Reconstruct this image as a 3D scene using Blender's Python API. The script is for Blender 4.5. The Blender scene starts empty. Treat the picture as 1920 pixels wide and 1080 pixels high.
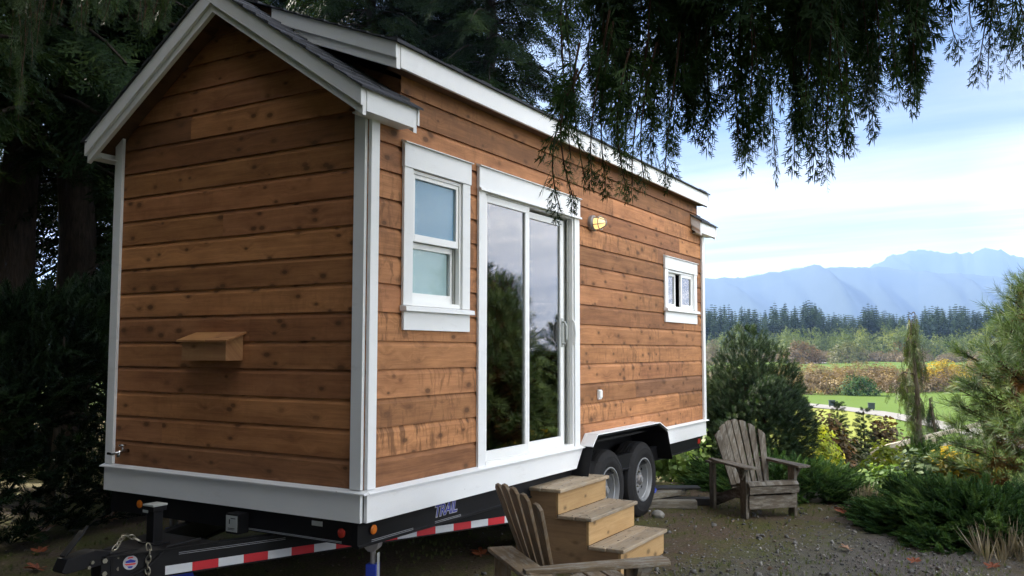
import bpy, math, random
import numpy as np
from mathutils import Vector, Matrix
random.seed(7); rng = np.random.default_rng(11)
sc = bpy.context.scene; col = sc.collection
R = math.radians; PI = math.pi

# ------------------------------------------------------------------ camera
F_PX = 1625.687; CAM = np.array([3.5486, -4.2023, 1.7613]); YAW, PITCH, ROLL = R(30.6104), R(4.1116), R(0.091)
_f = np.array([-math.sin(YAW)*math.cos(PITCH), math.cos(YAW)*math.cos(PITCH), math.sin(PITCH)])
_r0 = np.array([math.cos(YAW), math.sin(YAW), 0.0]); _u0 = np.cross(_r0, _f)
_r = _r0*math.cos(ROLL)+_u0*math.sin(ROLL); _u = -_r0*math.sin(ROLL)+_u0*math.cos(ROLL)
def at(px, py, d):                      # photo pixel + distance along the view axis -> point in the place
    return CAM + (_f + _r*(px-960)/F_PX - _u*(py-540)/F_PX)*d
def ground_at(px, d, z=0.0):            # point on height z below/above that pixel column
    p = at(px, 657, d); return np.array([p[0], p[1], z])
cd = bpy.data.cameras.new('camera'); cam = bpy.data.objects.new('camera', cd); col.objects.link(cam)
cd.sensor_width = 36; cd.lens = F_PX/1920*36; cd.clip_start = 0.05; cd.clip_end = 20000
cam.matrix_world = Matrix(((_r[0], _u[0], -_f[0], CAM[0]), (_r[1], _u[1], -_f[1], CAM[1]), (_r[2], _u[2], -_f[2], CAM[2]), (0, 0, 0, 1)))
sc.camera = cam

# ------------------------------------------------------------------ node helper
class G:
    def __init__(s, name):
        s.m = bpy.data.materials.new(name); s.m.use_nodes = True; s.t = s.m.node_tree; s.t.nodes.clear()
        s.out = s.t.nodes.new('ShaderNodeOutputMaterial')
    def n(s, typ, props=None, **inp):
        nd = s.t.nodes.new('ShaderNode'+typ)
        for k, v in (props or {}).items(): setattr(nd, k, v)
        for k, v in inp.items():
            key = int(k[1:]) if k[0] == 'i' and k[1:].isdigit() else k.replace('_', ' ')
            s.set(nd.inputs[key], v)
        return nd
    def set(s, sock, v):
        if hasattr(v, 'is_output') or isinstance(v, bpy.types.NodeSocket): s.t.links.new(v, sock)
        elif isinstance(v, bpy.types.Node): s.t.links.new(v.outputs[0], sock)
        elif isinstance(v, (tuple, list)) and len(v) == 3 and sock.type == 'RGBA': sock.default_value = (*v, 1)
        else: sock.default_value = v
    def math(s, op, a, b=0.0, c=0.0, clamp=False):
        return s.n('Math', {'operation': op, 'use_clamp': clamp}, i0=a, i1=b, i2=c).outputs[0]
    def ramp(s, fac, *stops, interp='LINEAR'):
        nd = s.n('ValToRGB', Fac=fac); cr = nd.color_ramp; cr.interpolation = interp
        while len(cr.elements) < len(stops): cr.elements.new(0.5)
        for e, (p, c) in zip(cr.elements, stops):
            e.position = p; e.color = (c, c, c, 1) if isinstance(c, (int, float)) else (*c, 1)
        return nd.outputs[0]
    def mix(s, fac, a, b, mode='MIX'):
        nd = s.n('Mix', {'data_type': 'RGBA', 'blend_type': mode})
        s.set(nd.inputs[0], fac); s.set(nd.inputs[6], a); s.set(nd.inputs[7], b); return nd.outputs[2]
    def obj(s): return s.n('TexCoord').outputs['Object']
    def pos(s): return s.n('NewGeometry').outputs['Position']
    def map(s, v, scale=(1, 1, 1), loc=(0, 0, 0), rot=(0, 0, 0)):
        return s.n('Mapping', Vector=v, Scale=scale, Location=loc, Rotation=rot).outputs[0]
    def noise(s, v, scale, detail=4, rough=.55, dist=0.0):
        return s.n('TexNoise', Vector=v, Scale=scale, Detail=detail, Roughness=rough, Distortion=dist).outputs[0]
    def attr(s, name): return s.n('Attribute', {'attribute_name': name}).outputs['Fac']
    def bump(s, h, strength=.3, dist=.01): return s.n('Bump', Height=h, Strength=strength, Distance=dist).outputs[0]
    def pbsdf(s, color, rough=.6, bump=None, spec=.4, **kw):
        nd = s.n('BsdfPrincipled', Base_Color=color, Roughness=rough, **kw); nd.inputs['Specular IOR Level'].default_value = spec
        if bump is not None: s.set(nd.inputs['Normal'], bump)
        return nd.outputs[0]
    def end(s, sh): s.t.links.new(sh, s.out.inputs[0]); return s.m

def simple(name, color, rough=.5, metal=0.0, var=.12, scale=9, spec=.4, bumps=.0):
    g = G(name); v = g.obj(); n = g.noise(v, scale, 5); n2 = g.noise(v, scale*7, 3)
    f = g.math('MULTIPLY_ADD', g.math('ADD', n, g.math('MULTIPLY', n2, .5)), 2*var, 1-1.5*var)
    c = g.mix(1.0, color, f, 'MULTIPLY')
    return g.end(g.pbsdf(c, rough, g.bump(n2, bumps, .004) if bumps else None, spec, Metallic=metal))

def wood(name, base, dark, axis='y', knots=1.0, chatter=0.0, rough=.75, grey=0.0, var=.5):
    """boards: along-grain axis; per-face attribute 'rnd' varies every board"""
    g = G(name); v = g.obj(); sx = g.n('SeparateXYZ', Vector=v).outputs
    a = {'x': 0, 'y': 1, 'z': 2}[axis]; o = [i for i in (0, 1, 2) if i != a]
    r = g.attr('rnd'); off = g.math('MULTIPLY', r, 61.0)
    u = g.math('ADD', sx[a], off); w = g.math('ADD', sx[o[0]], sx[o[1]])
    vec = g.n('CombineXYZ', X=u, Y=w, Z=off).outputs[0]
    kn = g.n('TexVoronoi', {'voronoi_dimensions': '2D'}, Vector=g.map(vec, (3.6, 6.4, 1)), Scale=1.0, Randomness=1.0).outputs['Distance']
    kv = g.math('DIVIDE', kn, g.math('MULTIPLY_ADD', g.noise(g.map(vec, (2.1, 3.3, 1)), 1.0, 1), 2.6, -.22)); ksp = g.ramp(kv, (.0, 1.0), (.065, .95), (.085, .45), (.17, 0.0))
    kmask = g.ramp(g.noise(g.map(vec, (1.3, 2.0, 1)), 1.0, 2), (.40, 0.0), (.47, 1.0))
    kk = g.math('MULTIPLY', g.math('MULTIPLY', ksp, kmask), knots, clamp=True)
    gv = g.n('CombineXYZ', X=g.math('MULTIPLY', u, 1.1), Y=g.math('ADD', g.math('MULTIPLY', w, 34.0), g.math('MULTIPLY', g.ramp(kn, (0, 1.0), (.35, 0.0)), 1.6)), Z=off).outputs[0]
    grain = g.noise(gv, 1.0, 5, .6, .35)
    fine = g.noise(g.map(vec, (6, 170, 1)), 1.0, 3, .7)
    blot = g.noise(g.map(vec, (2.2, 6.0, 1)), 1.0, 5, .65)
    f = g.math('ADD', g.math('MULTIPLY', grain, .5), g.math('MULTIPLY', fine, .25)); f = g.math('ADD', f, g.math('MULTIPLY', blot, .55))
    c = g.mix(g.ramp(f, (.45, 0.0), (.78, 1.0)), dark, base)
    bv = g.math('MULTIPLY_ADD', g.n('TexWhiteNoise', {'noise_dimensions': '1D'}, W=off).outputs[0], var, 1-var/2)
    c = g.mix(1.0, c, bv, 'MULTIPLY')
    if var > .4:
        hw = g.n('TexWhiteNoise', {'noise_dimensions': '1D'}, W=g.math('ADD', off, 3.7)).outputs[0]
        c = g.mix(1.0, c, g.ramp(hw, (.0, (1.14, 1.15, 1.06)), (.35, (1.03, 1.03, 1.0)), (.6, (1.0, .98, .97)), (.85, (.94, .90, .93)), (1.0, (.76, .81, .92))), 'MULTIPLY')
        halo = g.math('MULTIPLY', g.ramp(kn, (.05, 1.0), (.42, 0.0)), g.ramp(g.noise(g.map(vec, (9, 14, 1)), 1.0, 4, .7), (.45, 0.0), (.62, 1.0)))
        c = g.mix(g.math('MULTIPLY', halo, .26), c, tuple(x*.35 for x in base))
    if chatter:
        ch = g.noise(g.map(vec, (17, 5.0, 1)), 1.0, 3, .7, .8)
        cm = g.ramp(g.noise(g.map(vec, (.5, .0, 3)), 1.0, 2), (.44, 0.0), (.56, 1.0))
        cc = g.math('MULTIPLY', g.math('MULTIPLY', g.ramp(ch, (.50, 0.0), (.62, 1.0)), cm), chatter)
        c = g.mix(cc, c, tuple(x*.45 for x in base))
    c = g.mix(g.math('MULTIPLY', kk, .85), c, tuple(x*.22 for x in base))
    if grey:
        gm = g.ramp(g.noise(g.map(vec, (7, 30, 1)), 1.0, 6, .75), (.48, 0.0), (.60, 1.0))
        c = g.mix(g.math('MULTIPLY', gm, grey), c, (.34, .33, .29))
    h = g.math('ADD', g.math('MULTIPLY', fine, .4), grain)
    return g.end(g.pbsdf(c, rough, g.bump(h, .35, .004), .25))

def leafmat(name, c1, c2, c3=None, trans=.35, rough=.55, spec=.35, big=1.5, hue=None):
    """foliage: per-leaf 'rnd' tint, clump noise, some light through the leaf"""
    g = G(name); r = g.attr('rnd'); n = g.noise(g.obj(), big, 3, .6)
    f = g.math('ADD', g.math('MULTIPLY', r, .55), g.math('MULTIPLY_ADD', n, 1.4, -.45), clamp=True)
    c = g.ramp(f, (.1, c1), (.6, c2), (1.0, c3 or c2))
    p = g.pbsdf(c, rough, None, spec)
    tr = g.n('BsdfTranslucent', Color=g.mix(1.0, c, (1.35, 1.3, .7), 'MULTIPLY')).outputs[0]
    return g.end(g.n('MixShader', Fac=trans, i1=p, i2=tr).outputs[0])

# ------------------------------------------------------------------ mesh helpers
def rotz(a): c, s = math.cos(a), math.sin(a); return np.array([[c, -s, 0], [s, c, 0], [0, 0, 1.0]])
def roty(a): c, s = math.cos(a), math.sin(a); return np.array([[c, 0, s], [0, 1, 0], [-s, 0, c]])
def rotx(a): c, s = math.cos(a), math.sin(a); return np.array([[1, 0, 0], [0, c, -s], [0, s, c]])

class MB:
    def __init__(s): s.v = []; s.f = []; s.mi = []; s.rnd = []; s.g = []
    def poly(s, pts, m=0, r=None):
        k = len(s.v); s.v += [tuple(map(float, p)) for p in pts]; s.f.append(tuple(range(k, k+len(pts)))); s.mi.append(m); s.rnd.append(random.random() if r is None else r)
    def solid(s, v, f, m=0, r=None):
        k = len(s.v); s.v += [tuple(map(float, p)) for p in v]; r = random.random() if r is None else r
        f0 = len(s.f)
        for q in f: s.f.append(tuple(k+i for i in q)); s.mi.append(m); s.rnd.append(r)
        s.g.append((k, len(s.v), f0, len(s.f)))
    def box(s, x0, y0, z0, x1, y1, z1, m=0, M=None, t=(0, 0, 0), r=None):
        v = np.array([(x, y, z) for x in (x0, x1) for y in (y0, y1) for z in (z0, z1)], float)
        if M is not None: v = v @ np.asarray(M).T
        v = v+np.array(t)
        s.solid(v, [(0, 1, 3, 2), (4, 6, 7, 5), (0, 4, 5, 1), (2, 3, 7, 6), (0, 2, 6, 4), (1, 5, 7, 3)], m, r)
    def bar(s, a, b, w, h, up=(0, 0, 1), m=0, r=None):         # box from a to b, w sideways, h along up
        a, b, up = np.array(a, float), np.array(b, float), np.array(up, float)
        d = b-a; L = np.linalg.norm(d); d /= L; sd = np.cross(up, d); sd /= np.linalg.norm(sd); u2 = np.cross(d, sd)
        M = np.stack([d, sd, u2], 1); s.box(0, -w/2, -h/2, L, w/2, h/2, m, M, a, r)
    def prism(s, poly, axis, a, b, m=0, r=None):               # poly in the two other axes (in xyz order)
        def P(p, t):
            q = list(p); q.insert(axis, t); return q
        n = len(poly); v = [P(p, a) for p in poly]+[P(p, b) for p in poly]
        f = [tuple(range(n-1, -1, -1)), tuple(range(n, 2*n))]+[(i, (i+1) % n, n+(i+1) % n, n+i) for i in range(n)]
        s.solid(v, f, m, r)
    def tube(s, pts, rad, n=8, m=0, cap=True, r=None):
        pts = [np.array(p, float) for p in pts]; rad = [rad]*len(pts) if np.isscalar(rad) else rad
        v = []; ref = np.array([.31, .22, .93])
        for i, p in enumerate(pts):
            d = pts[min(i+1, len(pts)-1)]-pts[max(i-1, 0)]; d = d/(np.linalg.norm(d)+1e-9)
            a = np.cross(d, ref); a /= np.linalg.norm(a)+1e-9; b = np.cross(d, a)
            for k in range(n):
                t = 2*PI*k/n; v.append(p+(a*math.cos(t)+b*math.sin(t))*rad[i])
        f = [(i*n+k, i*n+(k+1) % n, (i+1)*n+(k+1) % n, (i+1)*n+k) for i in range(len(pts)-1) for k in range(n)]
        if cap: f += [tuple(range(n-1, -1, -1)), tuple(range((len(pts)-1)*n, len(pts)*n))]
        s.solid(v, f, m, r)
    def lathe(s, prof, axis, c, n=24, m=0, closed=False):      # prof (t along axis, radius)
        v = []
        o = [i for i in (0, 1, 2) if i != axis]
        for t, q in prof:
            for k in range(n):
                p = [0, 0, 0]; p[axis] = t; p[o[0]] = q*math.cos(2*PI*k/n); p[o[1]] = q*math.sin(2*PI*k/n); v.append(np.array(p)+np.array(c))
        N = len(prof); f = [(i*n+k, i*n+(k+1) % n, ((i+1) % N)*n+(k+1) % n, ((i+1) % N)*n+k) for i in range(N if closed else N-1) for k in range(n)]
        s.solid(v, f, m)
    def each(s, name, mats, parent=None, loc=None, bevel=0, smooth=False):   # every solid an object of its own
        out = []
        for k, (v0, v1, f0, f1) in enumerate(s.g):
            b = MB(); b.v = s.v[v0:v1]; b.f = [tuple(i-v0 for i in f) for f in s.f[f0:f1]]; b.mi = s.mi[f0:f1]; b.rnd = s.rnd[f0:f1]
            out.append(b.build(name, mats, parent, loc, bevel, smooth))
        return out
    def build(s, name, mats, parent=None, loc=None, bevel=0, smooth=False):
        me = bpy.data.meshes.new(name); me.from_pydata(s.v, [], s.f)
        for m in (mats if isinstance(mats, (list, tuple)) else [mats]): me.materials.append(m)
        me.polygons.foreach_set('material_index', s.mi)
        me.attributes.new('rnd', 'FLOAT', 'FACE').data.foreach_set('value', s.rnd)
        if smooth: me.polygons.foreach_set('use_smooth', [True]*len(s.f))
        me.update()
        import bmesh as bm_
        b = bm_.new(); b.from_mesh(me); bm_.ops.recalc_face_normals(b, faces=b.faces); b.to_mesh(me); b.free()
        o = bpy.data.objects.new(name, me); col.objects.link(o)
        if parent: o.parent = parent
        if loc is not None: o.location = loc
        if bevel:
            md = o.modifiers.new('bevel', 'BEVEL'); md.width = bevel; md.segments = 2; md.limit_method = 'ANGLE'
        return o

class IM:
    """many small copies of template shapes merged into ONE mesh (needles, leaves, shingles of one part)"""
    def __init__(s): s.V = []; s.F = []; s.r = []; s.k = 0
    def add(s, T, M, P, rnd=None):
        V, Fq = T; N = len(P); M = np.asarray(M); P = np.asarray(P)
        vv = np.einsum('nij,vj->nvi', M, V)+P[:, None, :]; n = len(V)
        ff = (Fq[None]+(np.arange(N)*n)[:, None, None]).reshape(-1, 4)+s.k
        rr = rng.random(N) if rnd is None else np.asarray(rnd)
        rr = np.clip(np.repeat(rr, len(Fq))+rng.normal(0, .12, N*len(Fq)), 0, 1)
        s.V.append(vv.reshape(-1, 3)); s.F.append(ff); s.r.append(rr); s.k += N*n
    def build(s, name, mat, parent=None, loc=None):
        V = np.concatenate(s.V); Fq = np.concatenate(s.F).astype(np.int32); r = np.concatenate(s.r).astype(np.float32)
        if loc is not None: V = V-np.array(loc) if parent is None else V
        me = bpy.data.meshes.new(name); me.vertices.add(len(V)); me.vertices.foreach_set('co', V.astype(np.float32).ravel())
        me.loops.add(Fq.size); me.loops.foreach_set('vertex_index', Fq.ravel())
        me.polygons.add(len(Fq)); me.polygons.foreach_set('loop_start', np.arange(0, Fq.size, 4, dtype=np.int32))
        me.update(calc_edges=True)
        me.attributes.new('rnd', 'FLOAT', 'FACE').data.foreach_set('value', r)
        me.materials.append(mat)
        o = bpy.data.objects.new(name, me); col.objects.link(o)
        if parent: o.parent = parent
        elif loc is not None: o.location = loc
        return o

def tag(o, label=None, cat=None, group=None, kind=None):
    if label: o['label'] = label
    if cat: o['category'] = cat
    if group: o['group'] = group
    if kind: o['kind'] = kind
    return o
def thing(name, label, cat, loc=(0, 0, 0), rz=0.0, group=None):
    o = bpy.data.objects.new(name, None); col.objects.link(o); o.empty_display_size = .2
    o.location = tuple(map(float, loc)); o.rotation_euler = (0, 0, rz); return tag(o, label, cat, group)
def kids(o): return [c for c in bpy.data.objects if c.parent == o]
def dup(o, loc, rz=0.0, label=None, scale=1.0, parent=None, top=True):
    c = o.copy(); col.objects.link(c); c.parent = parent
    if top:
        c.location = tuple(map(float, loc)); c.rotation_euler = (0, 0, rz); c.scale = (scale,)*3 if np.isscalar(scale) else scale
        if label: c['label'] = label
    for k in kids(o): dup(k, None, parent=c, top=False)
    return c

# ------------------------------------------------------------------ materials
M = {}
M['sidingY'] = wood('cedar_siding_side', (.415, .190, .084), (.18, .076, .034), 'y', 1.0, .9, var=.6)
M['sidingX'] = wood('cedar_siding_gable', (.425, .190, .078), (.20, .082, .034), 'x', 1.0, .2, var=.6)
M['cedar'] = wood('cedar_box_wood', (.45, .23, .09), (.28, .12, .05), 'x', .8, .1)
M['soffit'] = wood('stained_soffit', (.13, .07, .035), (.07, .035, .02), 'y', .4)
def painted():
    g = G('white_painted_trim'); v = g.obj(); n = g.noise(v, 4, 5); c = g.mix(n, (.74, .75, .75), (.81, .81, .80))
    sm = g.ramp(g.noise(g.map(v, (3, 3, 11)), 1.0, 6, .7), (.60, 0.0), (.75, 1.0)); c = g.mix(g.math('MULTIPLY', sm, .22), c, (.36, .33, .28))
    dots = g.n('TexVoronoi', Vector=v, Scale=5.5).outputs['Distance']; c = g.mix(g.ramp(dots, (.018, .6), (.04, 0.0)), c, (.30, .27, .23))
    return g.end(g.pbsdf(c, .5, g.bump(g.noise(g.map(v, (30, 30, 30)), 1.0, 3), .06, .003), .35))
M['white'] = painted()
M['vinyl'] = simple('white_vinyl_frame', (.82, .82, .80), .35, var=.02)
M['track'] = simple('grey_frame_track', (.33, .34, .31), .5)
M['shingle'] = simple('asphalt_shingle', (.055, .057, .065), .95, var=.45, scale=26, spec=.15, bumps=.6)
M['black'] = simple('black_steel_paint', (.008, .008, .009), .5, var=.25, spec=.18)
M['zinc'] = simple('zinc_steel', (.30, .28, .22), .42, 1.0)
M['grey_metal'] = simple('grey_lamp_metal', (.30, .28, .27), .5, .3)
M['rim'] = simple('silver_wheel_paint', (.27, .275, .28), .45, .4, var=.1)
M['blue'] = simple('blue_jack_paint', (.03, .06, .42), .45, var=.2)
M['red'] = simple('red_reflective_tape', (.55, .02, .03), .4, var=.1)
M['silver'] = simple('white_reflective_tape', (.62, .64, .66), .4, var=.08)
M['amber'] = simple('amber_marker_lens', (.6, .16, .02), .25)
M['redlens'] = simple('red_marker_lens', (.35, .03, .02), .25)
M['letter_blue'] = simple('blue_decal', (.02, .03, .30), .4)
M['decal_white'] = simple('white_decal', (.40, .40, .42), .5)
M['pinstripe'] = simple('grey_pinstripe', (.32, .33, .35), .4)
M['plate'] = simple('pale_metal_plate', (.42, .44, .42), .45, .2)
M['outlet'] = simple('white_outlet_plastic', (.85, .85, .83), .4, var=.02)
M['chrome'] = simple('chrome_tap', (.42, .41, .40), .25, 1.0)
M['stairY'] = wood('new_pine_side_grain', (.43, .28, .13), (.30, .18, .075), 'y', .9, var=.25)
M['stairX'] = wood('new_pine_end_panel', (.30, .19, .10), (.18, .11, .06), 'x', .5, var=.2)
M['tread'] = wood('weathered_tread_wood', (.36, .28, .19), (.20, .15, .095), 'y', .6, grey=.3, var=.3)
M['chairX'] = wood('grey_weathered_chair_wood', (.105, .085, .060), (.038, .030, .022), 'x', .3, grey=.35, var=.3)
M['chairZ'] = wood('grey_weathered_slat_wood', (.125, .102, .074), (.042, .034, .025), 'z', .3, grey=.35, var=.35)
M['chairY'] = wood('grey_weathered_seat_wood', (.118, .096, .070), (.042, .034, .026), 'y', .3, grey=.4, var=.3)
M['mossX'] = wood('brown_mossy_chair_wood', (.26, .19, .115), (.11, .08, .048), 'x', .3, grey=.6, var=.3)
M['mossZ'] = wood('brown_mossy_slat_wood', (.26, .18, .105), (.12, .082, .048), 'z', .3, grey=.3, var=.3)
M['mossY'] = wood('brown_mossy_cross_wood', (.26, .19, .115), (.11, .08, .048), 'y', .3, grey=.5, var=.3)
M['timber'] = wood('old_timber_block', (.22, .19, .15), (.10, .085, .065), 'x', .3, grey=.4)
M['darkboard'] = simple('dark_wet_board', (.035, .032, .03), .6)
M['screw'] = simple('dark_screw', (.03, .028, .025), .6)
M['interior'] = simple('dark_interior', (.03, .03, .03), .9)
M['blind'] = simple('frosted_privacy_film', (.38, .46, .46), .35, var=.03)
M['blind2'] = simple('frosted_blue_film', (.10, .21, .33), .35, var=.05)
M['sofa'] = simple('charcoal_fabric', (.06, .06, .065), .9)
def tyre_mat():
    g = G('tyre_rubber'); v = g.obj(); n = g.noise(v, 30, 4)
    return g.end(g.pbsdf(g.mix(n, (.008, .008, .009), (.024, .023, .023)), .8, g.bump(n, .2, .003), .2))
M['tyre'] = tyre_mat()
def glass_mat(name, refl, tint, k=1.0):
    g = G(name); fr = g.n('Fresnel', IOR=1.5).outputs[0]
    fac = g.math('MULTIPLY_ADD', fr, k, refl, clamp=True)
    wob = g.bump(g.noise(g.obj(), 2.2, 1), .015, .05)
    gl = g.n('BsdfGlossy', Color=(.95, .95, .97), Roughness=.012, Normal=wob).outputs[0]
    tr = g.n('BsdfTransparent', Color=tint).outputs[0]
    return g.end(g.n('MixShader', Fac=fac, i1=tr, i2=gl).outputs[0])
M['glass'] = glass_mat('door_glass', .085, (.5, .56, .53), 1.2)
M['glass_film'] = glass_mat('film_glass', .0, (.92, .96, .96), .05)
def lamp_glass():
    g = G('lit_lamp_glass'); n = g.noise(g.obj(), 30, 2)
    e = g.n('Emission', Color=g.mix(n, (1, .50, .12), (1, .70, .28)), Strength=.42).outputs[0]
    p = g.pbsdf((.8, .7, .5), .15); return g.end(g.n('AddShader', i0=e, i1=p).outputs[0])
M['lamp'] = lamp_glass()
def bark(name, a, b):
    g = G(name); v = g.map(g.obj(), (9, 9, 1.6)); n = g.noise(v, 2.2, 6, .7, .6)
    return g.end(g.pbsdf(g.mix(g.ramp(n, (.35, 0.0), (.65, 1.0)), a, b), .95, g.bump(n, .9, .03), .15))
M['bark'] = bark('conifer_bark', (.012, .010, .008), (.040, .031, .025))
M['twig'] = bark('red_brown_twig', (.035, .02, .014), (.09, .05, .032))
M['stem'] = bark('grey_stem', (.07, .06, .045), (.15, .12, .09))
M['fir'] = leafmat('dark_fir_needles', (.004, .010, .004), (.010, .021, .007), (.028, .045, .013), trans=.22, spec=.05)
M['cedar_frond'] = leafmat('cedar_fronds', (.010, .024, .008), (.028, .056, .017), (.075, .12, .038), trans=.25, spec=.06, big=2.5)
M['cedar_light'] = leafmat('light_cedar_fronds', (.008, .018, .006), (.02, .038, .012), (.06, .09, .03), trans=.25, spec=.15)
M['hedge'] = leafmat('hedge_leaves', (.004, .010, .005), (.009, .021, .008), (.022, .04, .012), trans=.22, spec=.12)
M['mugo'] = leafmat('mugo_needles', (.014, .031, .014), (.034, .064, .026), (.09, .13, .05), trans=.2, spec=.2)
M['pine'] = leafmat('long_pine_needles', (.024, .050, .015), (.065, .115, .032), (.18, .23, .075), trans=.28)
M['pine_dead'] = leafmat('brown_pine_needles', (.09, .04, .018), (.20, .095, .035), (.30, .15, .05), trans=.3)
M['juniper'] = leafmat('juniper_sprays', (.009, .030, .009), (.045, .098, .025), (.125, .20, .052), trans=.25, big=3.0, spec=.1)
M['weeping'] = leafmat('weeping_cedar_sprays', (.022, .042, .011), (.06, .092, .022), (.15, .175, .045), trans=.3)
M['yellow'] = leafmat('yellow_autumn_leaves', (.13, .14, .025), (.40, .30, .03), (.62, .38, .04), trans=.45, big=3.5)
M['lime'] = leafmat('yellow_green_leaves', (.14, .20, .03), (.32, .38, .045), (.58, .52, .06), trans=.45, big=3)
M['green'] = leafmat('bright_green_leaves', (.07, .14, .03), (.15, .25, .05), (.32, .42, .10), trans=.4, spec=.5, big=4)
M['greyleaf'] = leafmat('grey_green_leaves', (.10, .15, .07), (.2, .27, .13), (.35, .42, .25), trans=.35, spec=.5, big=4)
M['russet'] = leafmat('russet_leaves', (.06, .05, .02), (.13, .085, .03), (.26, .13, .05), trans=.35, big=3)
M['olive'] = leafmat('olive_leaves', (.06, .075, .02), (.12, .13, .04), (.2, .19, .06), trans=.35, big=2)
M['drygrass'] = leafmat('dry_grass', (.12, .10, .07), (.22, .18, .12), (.34, .29, .2), trans=.25)
M['grass'] = leafmat('grass_blades', (.04, .06, .012), (.09, .12, .025), (.17, .20, .05), trans=.3)
M['litter'] = leafmat('leaf_litter', (.035, .022, .014), (.10, .06, .035), (.25, .18, .12), trans=.05)
M['redleaf'] = leafmat('red_maple_leaf', (.16, .045, .02), (.26, .075, .03), (.34, .13, .06), trans=.25, big=8)
M['brownleaf'] = leafmat('brown_maple_leaf', (.20, .10, .06), (.32, .19, .12), (.42, .28, .2), trans=.15, big=8)
M['pebble'] = leafmat('gravel_stones', (.05, .048, .045), (.13, .125, .115), (.34, .32, .29), trans=.0, rough=.85, big=9)
M['wood_rail'] = simple('bleached_rail_wood', (.50, .44, .34), .8, var=.2)
M['stone'] = simple('grey_stone', (.22, .21, .19), .9, var=.35, scale=14, bumps=.6)
M['thicket'] = leafmat('thicket_twigs', (.075, .050, .026), (.185, .125, .055), (.34, .25, .095), trans=.25, big=.16)
M['alder'] = leafmat('alder_leaves', (.05, .078, .018), (.12, .165, .032), (.23, .25, .055), trans=.3, big=.05)
M['mauve'] = leafmat('bare_twig_bush', (.09, .075, .05), (.16, .12, .075), (.23, .17, .08), trans=.25, big=.07)
M['orange'] = leafmat('orange_leaves', (.25, .10, .03), (.42, .17, .05), (.5, .24, .08), trans=.3)
M['far_fir'] = leafmat('forest_needles', (.010, .022, .011), (.020, .040, .017), (.042, .068, .028), trans=.15, big=.03, spec=.1)
# ================================================================== THE TINY HOUSE
house = thing('tiny_house', 'cedar clad tiny house with white trim on a black two axle trailer', 'tiny house', (0, 0, 0))
Z0, BP = .898, .185; W, L = 2.5, 6.6
APEX = 4.288; SL = .67
def roof_z(x): return APEX-SL*abs(x+1.25)
BPROF = [(0.0, -.017), (0.0003, 0.0), (.149, 0.0), (.150, -.002), (.1775, -.0145), (.1847, -.018)]
def siding(mb, put, spans, ztop, openings, joints):
    """drop siding: every board a lipped profile; put(u, z, depth) -> point"""
    nb = int((ztop-Z0)/BP)+1
    for i in range(nb):
        zb = Z0+i*BP; js = joints(i)
        rs = [random.random() for _ in range(len(js)+1)]
        for (a, da), (b, db) in zip(BPROF[:-1], BPROF[1:]):
            za, zb2 = zb+a, zb+b
            cuts = sorted({za, zb2}|{z for o in openings for z in (o[2], o[3]) if za < z < zb2})
            for z1, z2 in zip(cuts[:-1], cuts[1:]):
                t1 = (z1-za)/(zb2-za); t2 = (z2-za)/(zb2-za); d1 = da+(db-da)*t1; d2 = da+(db-da)*t2; zm = (z1+z2)/2
                for (l1, h1), (l2, h2) in zip(spans(z1), spans(z2)):
                    if h1-l1 < .01 and h2-l2 < .01: continue
                    ed = [max(l1, l2)]+[j for j in js if max(l1, l2) < j < min(h1, h2)]+[min(h1, h2)]
                    for k in range(len(ed)-1):
                        r = rs[min(sum(j <= ed[k]+1e-6 for j in js), len(rs)-1)]
                        segs = [(ed[k], ed[k+1])]
                        for o in openings:
                            if o[2] < zm < o[3]:
                                ns = []
                                for s0, s1 in segs:
                                    if o[0] > s0: ns.append((s0, min(s1, o[0])))
                                    if o[1] < s1: ns.append((max(s0, o[1]), s1))
                                segs = [q for q in ns if q[1]-q[0] > .001]
                        for s0, s1 in segs:
                            a1, a2 = (l1 if s0 <= l1+1e-6 or (k == 0 and s0 == ed[0]) else s0), (h1 if (k == len(ed)-2 and s1 == ed[-1]) else s1)
                            b1, b2 = (l2 if (k == 0 and s0 == ed[0]) else s0), (h2 if (k == len(ed)-2 and s1 == ed[-1]) else s1)
                            mb.poly([put(a1, z1, d1), put(a2, z1, d1), put(b2, z2, d2), put(b1, z2, d2)], 0, r)
DOOR = (1.37, 2.89, .89, 2.985); W1 = (.45, 1.052, 2.06, 2.985); W2 = (5.305, 6.222, 2.255, 2.70)
ARCH = (3.10, 4.97, .5, .955)
def side_spans(z):
    if z < 3.30: return [(0.0, L)]
    return [(.33, 6.42)]
def sj(i): rr = random.Random(100+i); return sorted(rr.uniform(.5, 6.2) for _ in range(rr.choice((0, 1, 1, 2))))
mb = MB(); siding(mb, lambda u, z, d: (d, u, z), side_spans, 3.62, [DOOR, W1, W2, ARCH], sj)
mb.build('side_wall', M['sidingY'], house)
def gable_spans(z):
    h = min(1.25, max(0.0, (APEX-.10-z)/SL)); return [(-1.25-h, -1.25+h)]
mb = MB(); siding(mb, lambda u, z, d: (u, -d, z), gable_spans, 4.15, [], lambda i: ([-1.25+random.Random(i).uniform(-.9, .9)] if i % 4 == 1 else []))
mb.build('gable_wall', M['sidingX'], house)
mb = MB()                                   # the two walls turned away from the photograph, dormer cheeks
mb.prism([(-W, .69), (-W, 3.38), (-1.25, 4.2), (0, 3.38), (0, .69)], 1, L-.02, L, 0)
mb.box(-W, 0.02, .69, -W+.02, L-.03, 3.4)
mb.each('far_wall', M['sidingX'], house)
mb = MB()
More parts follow.
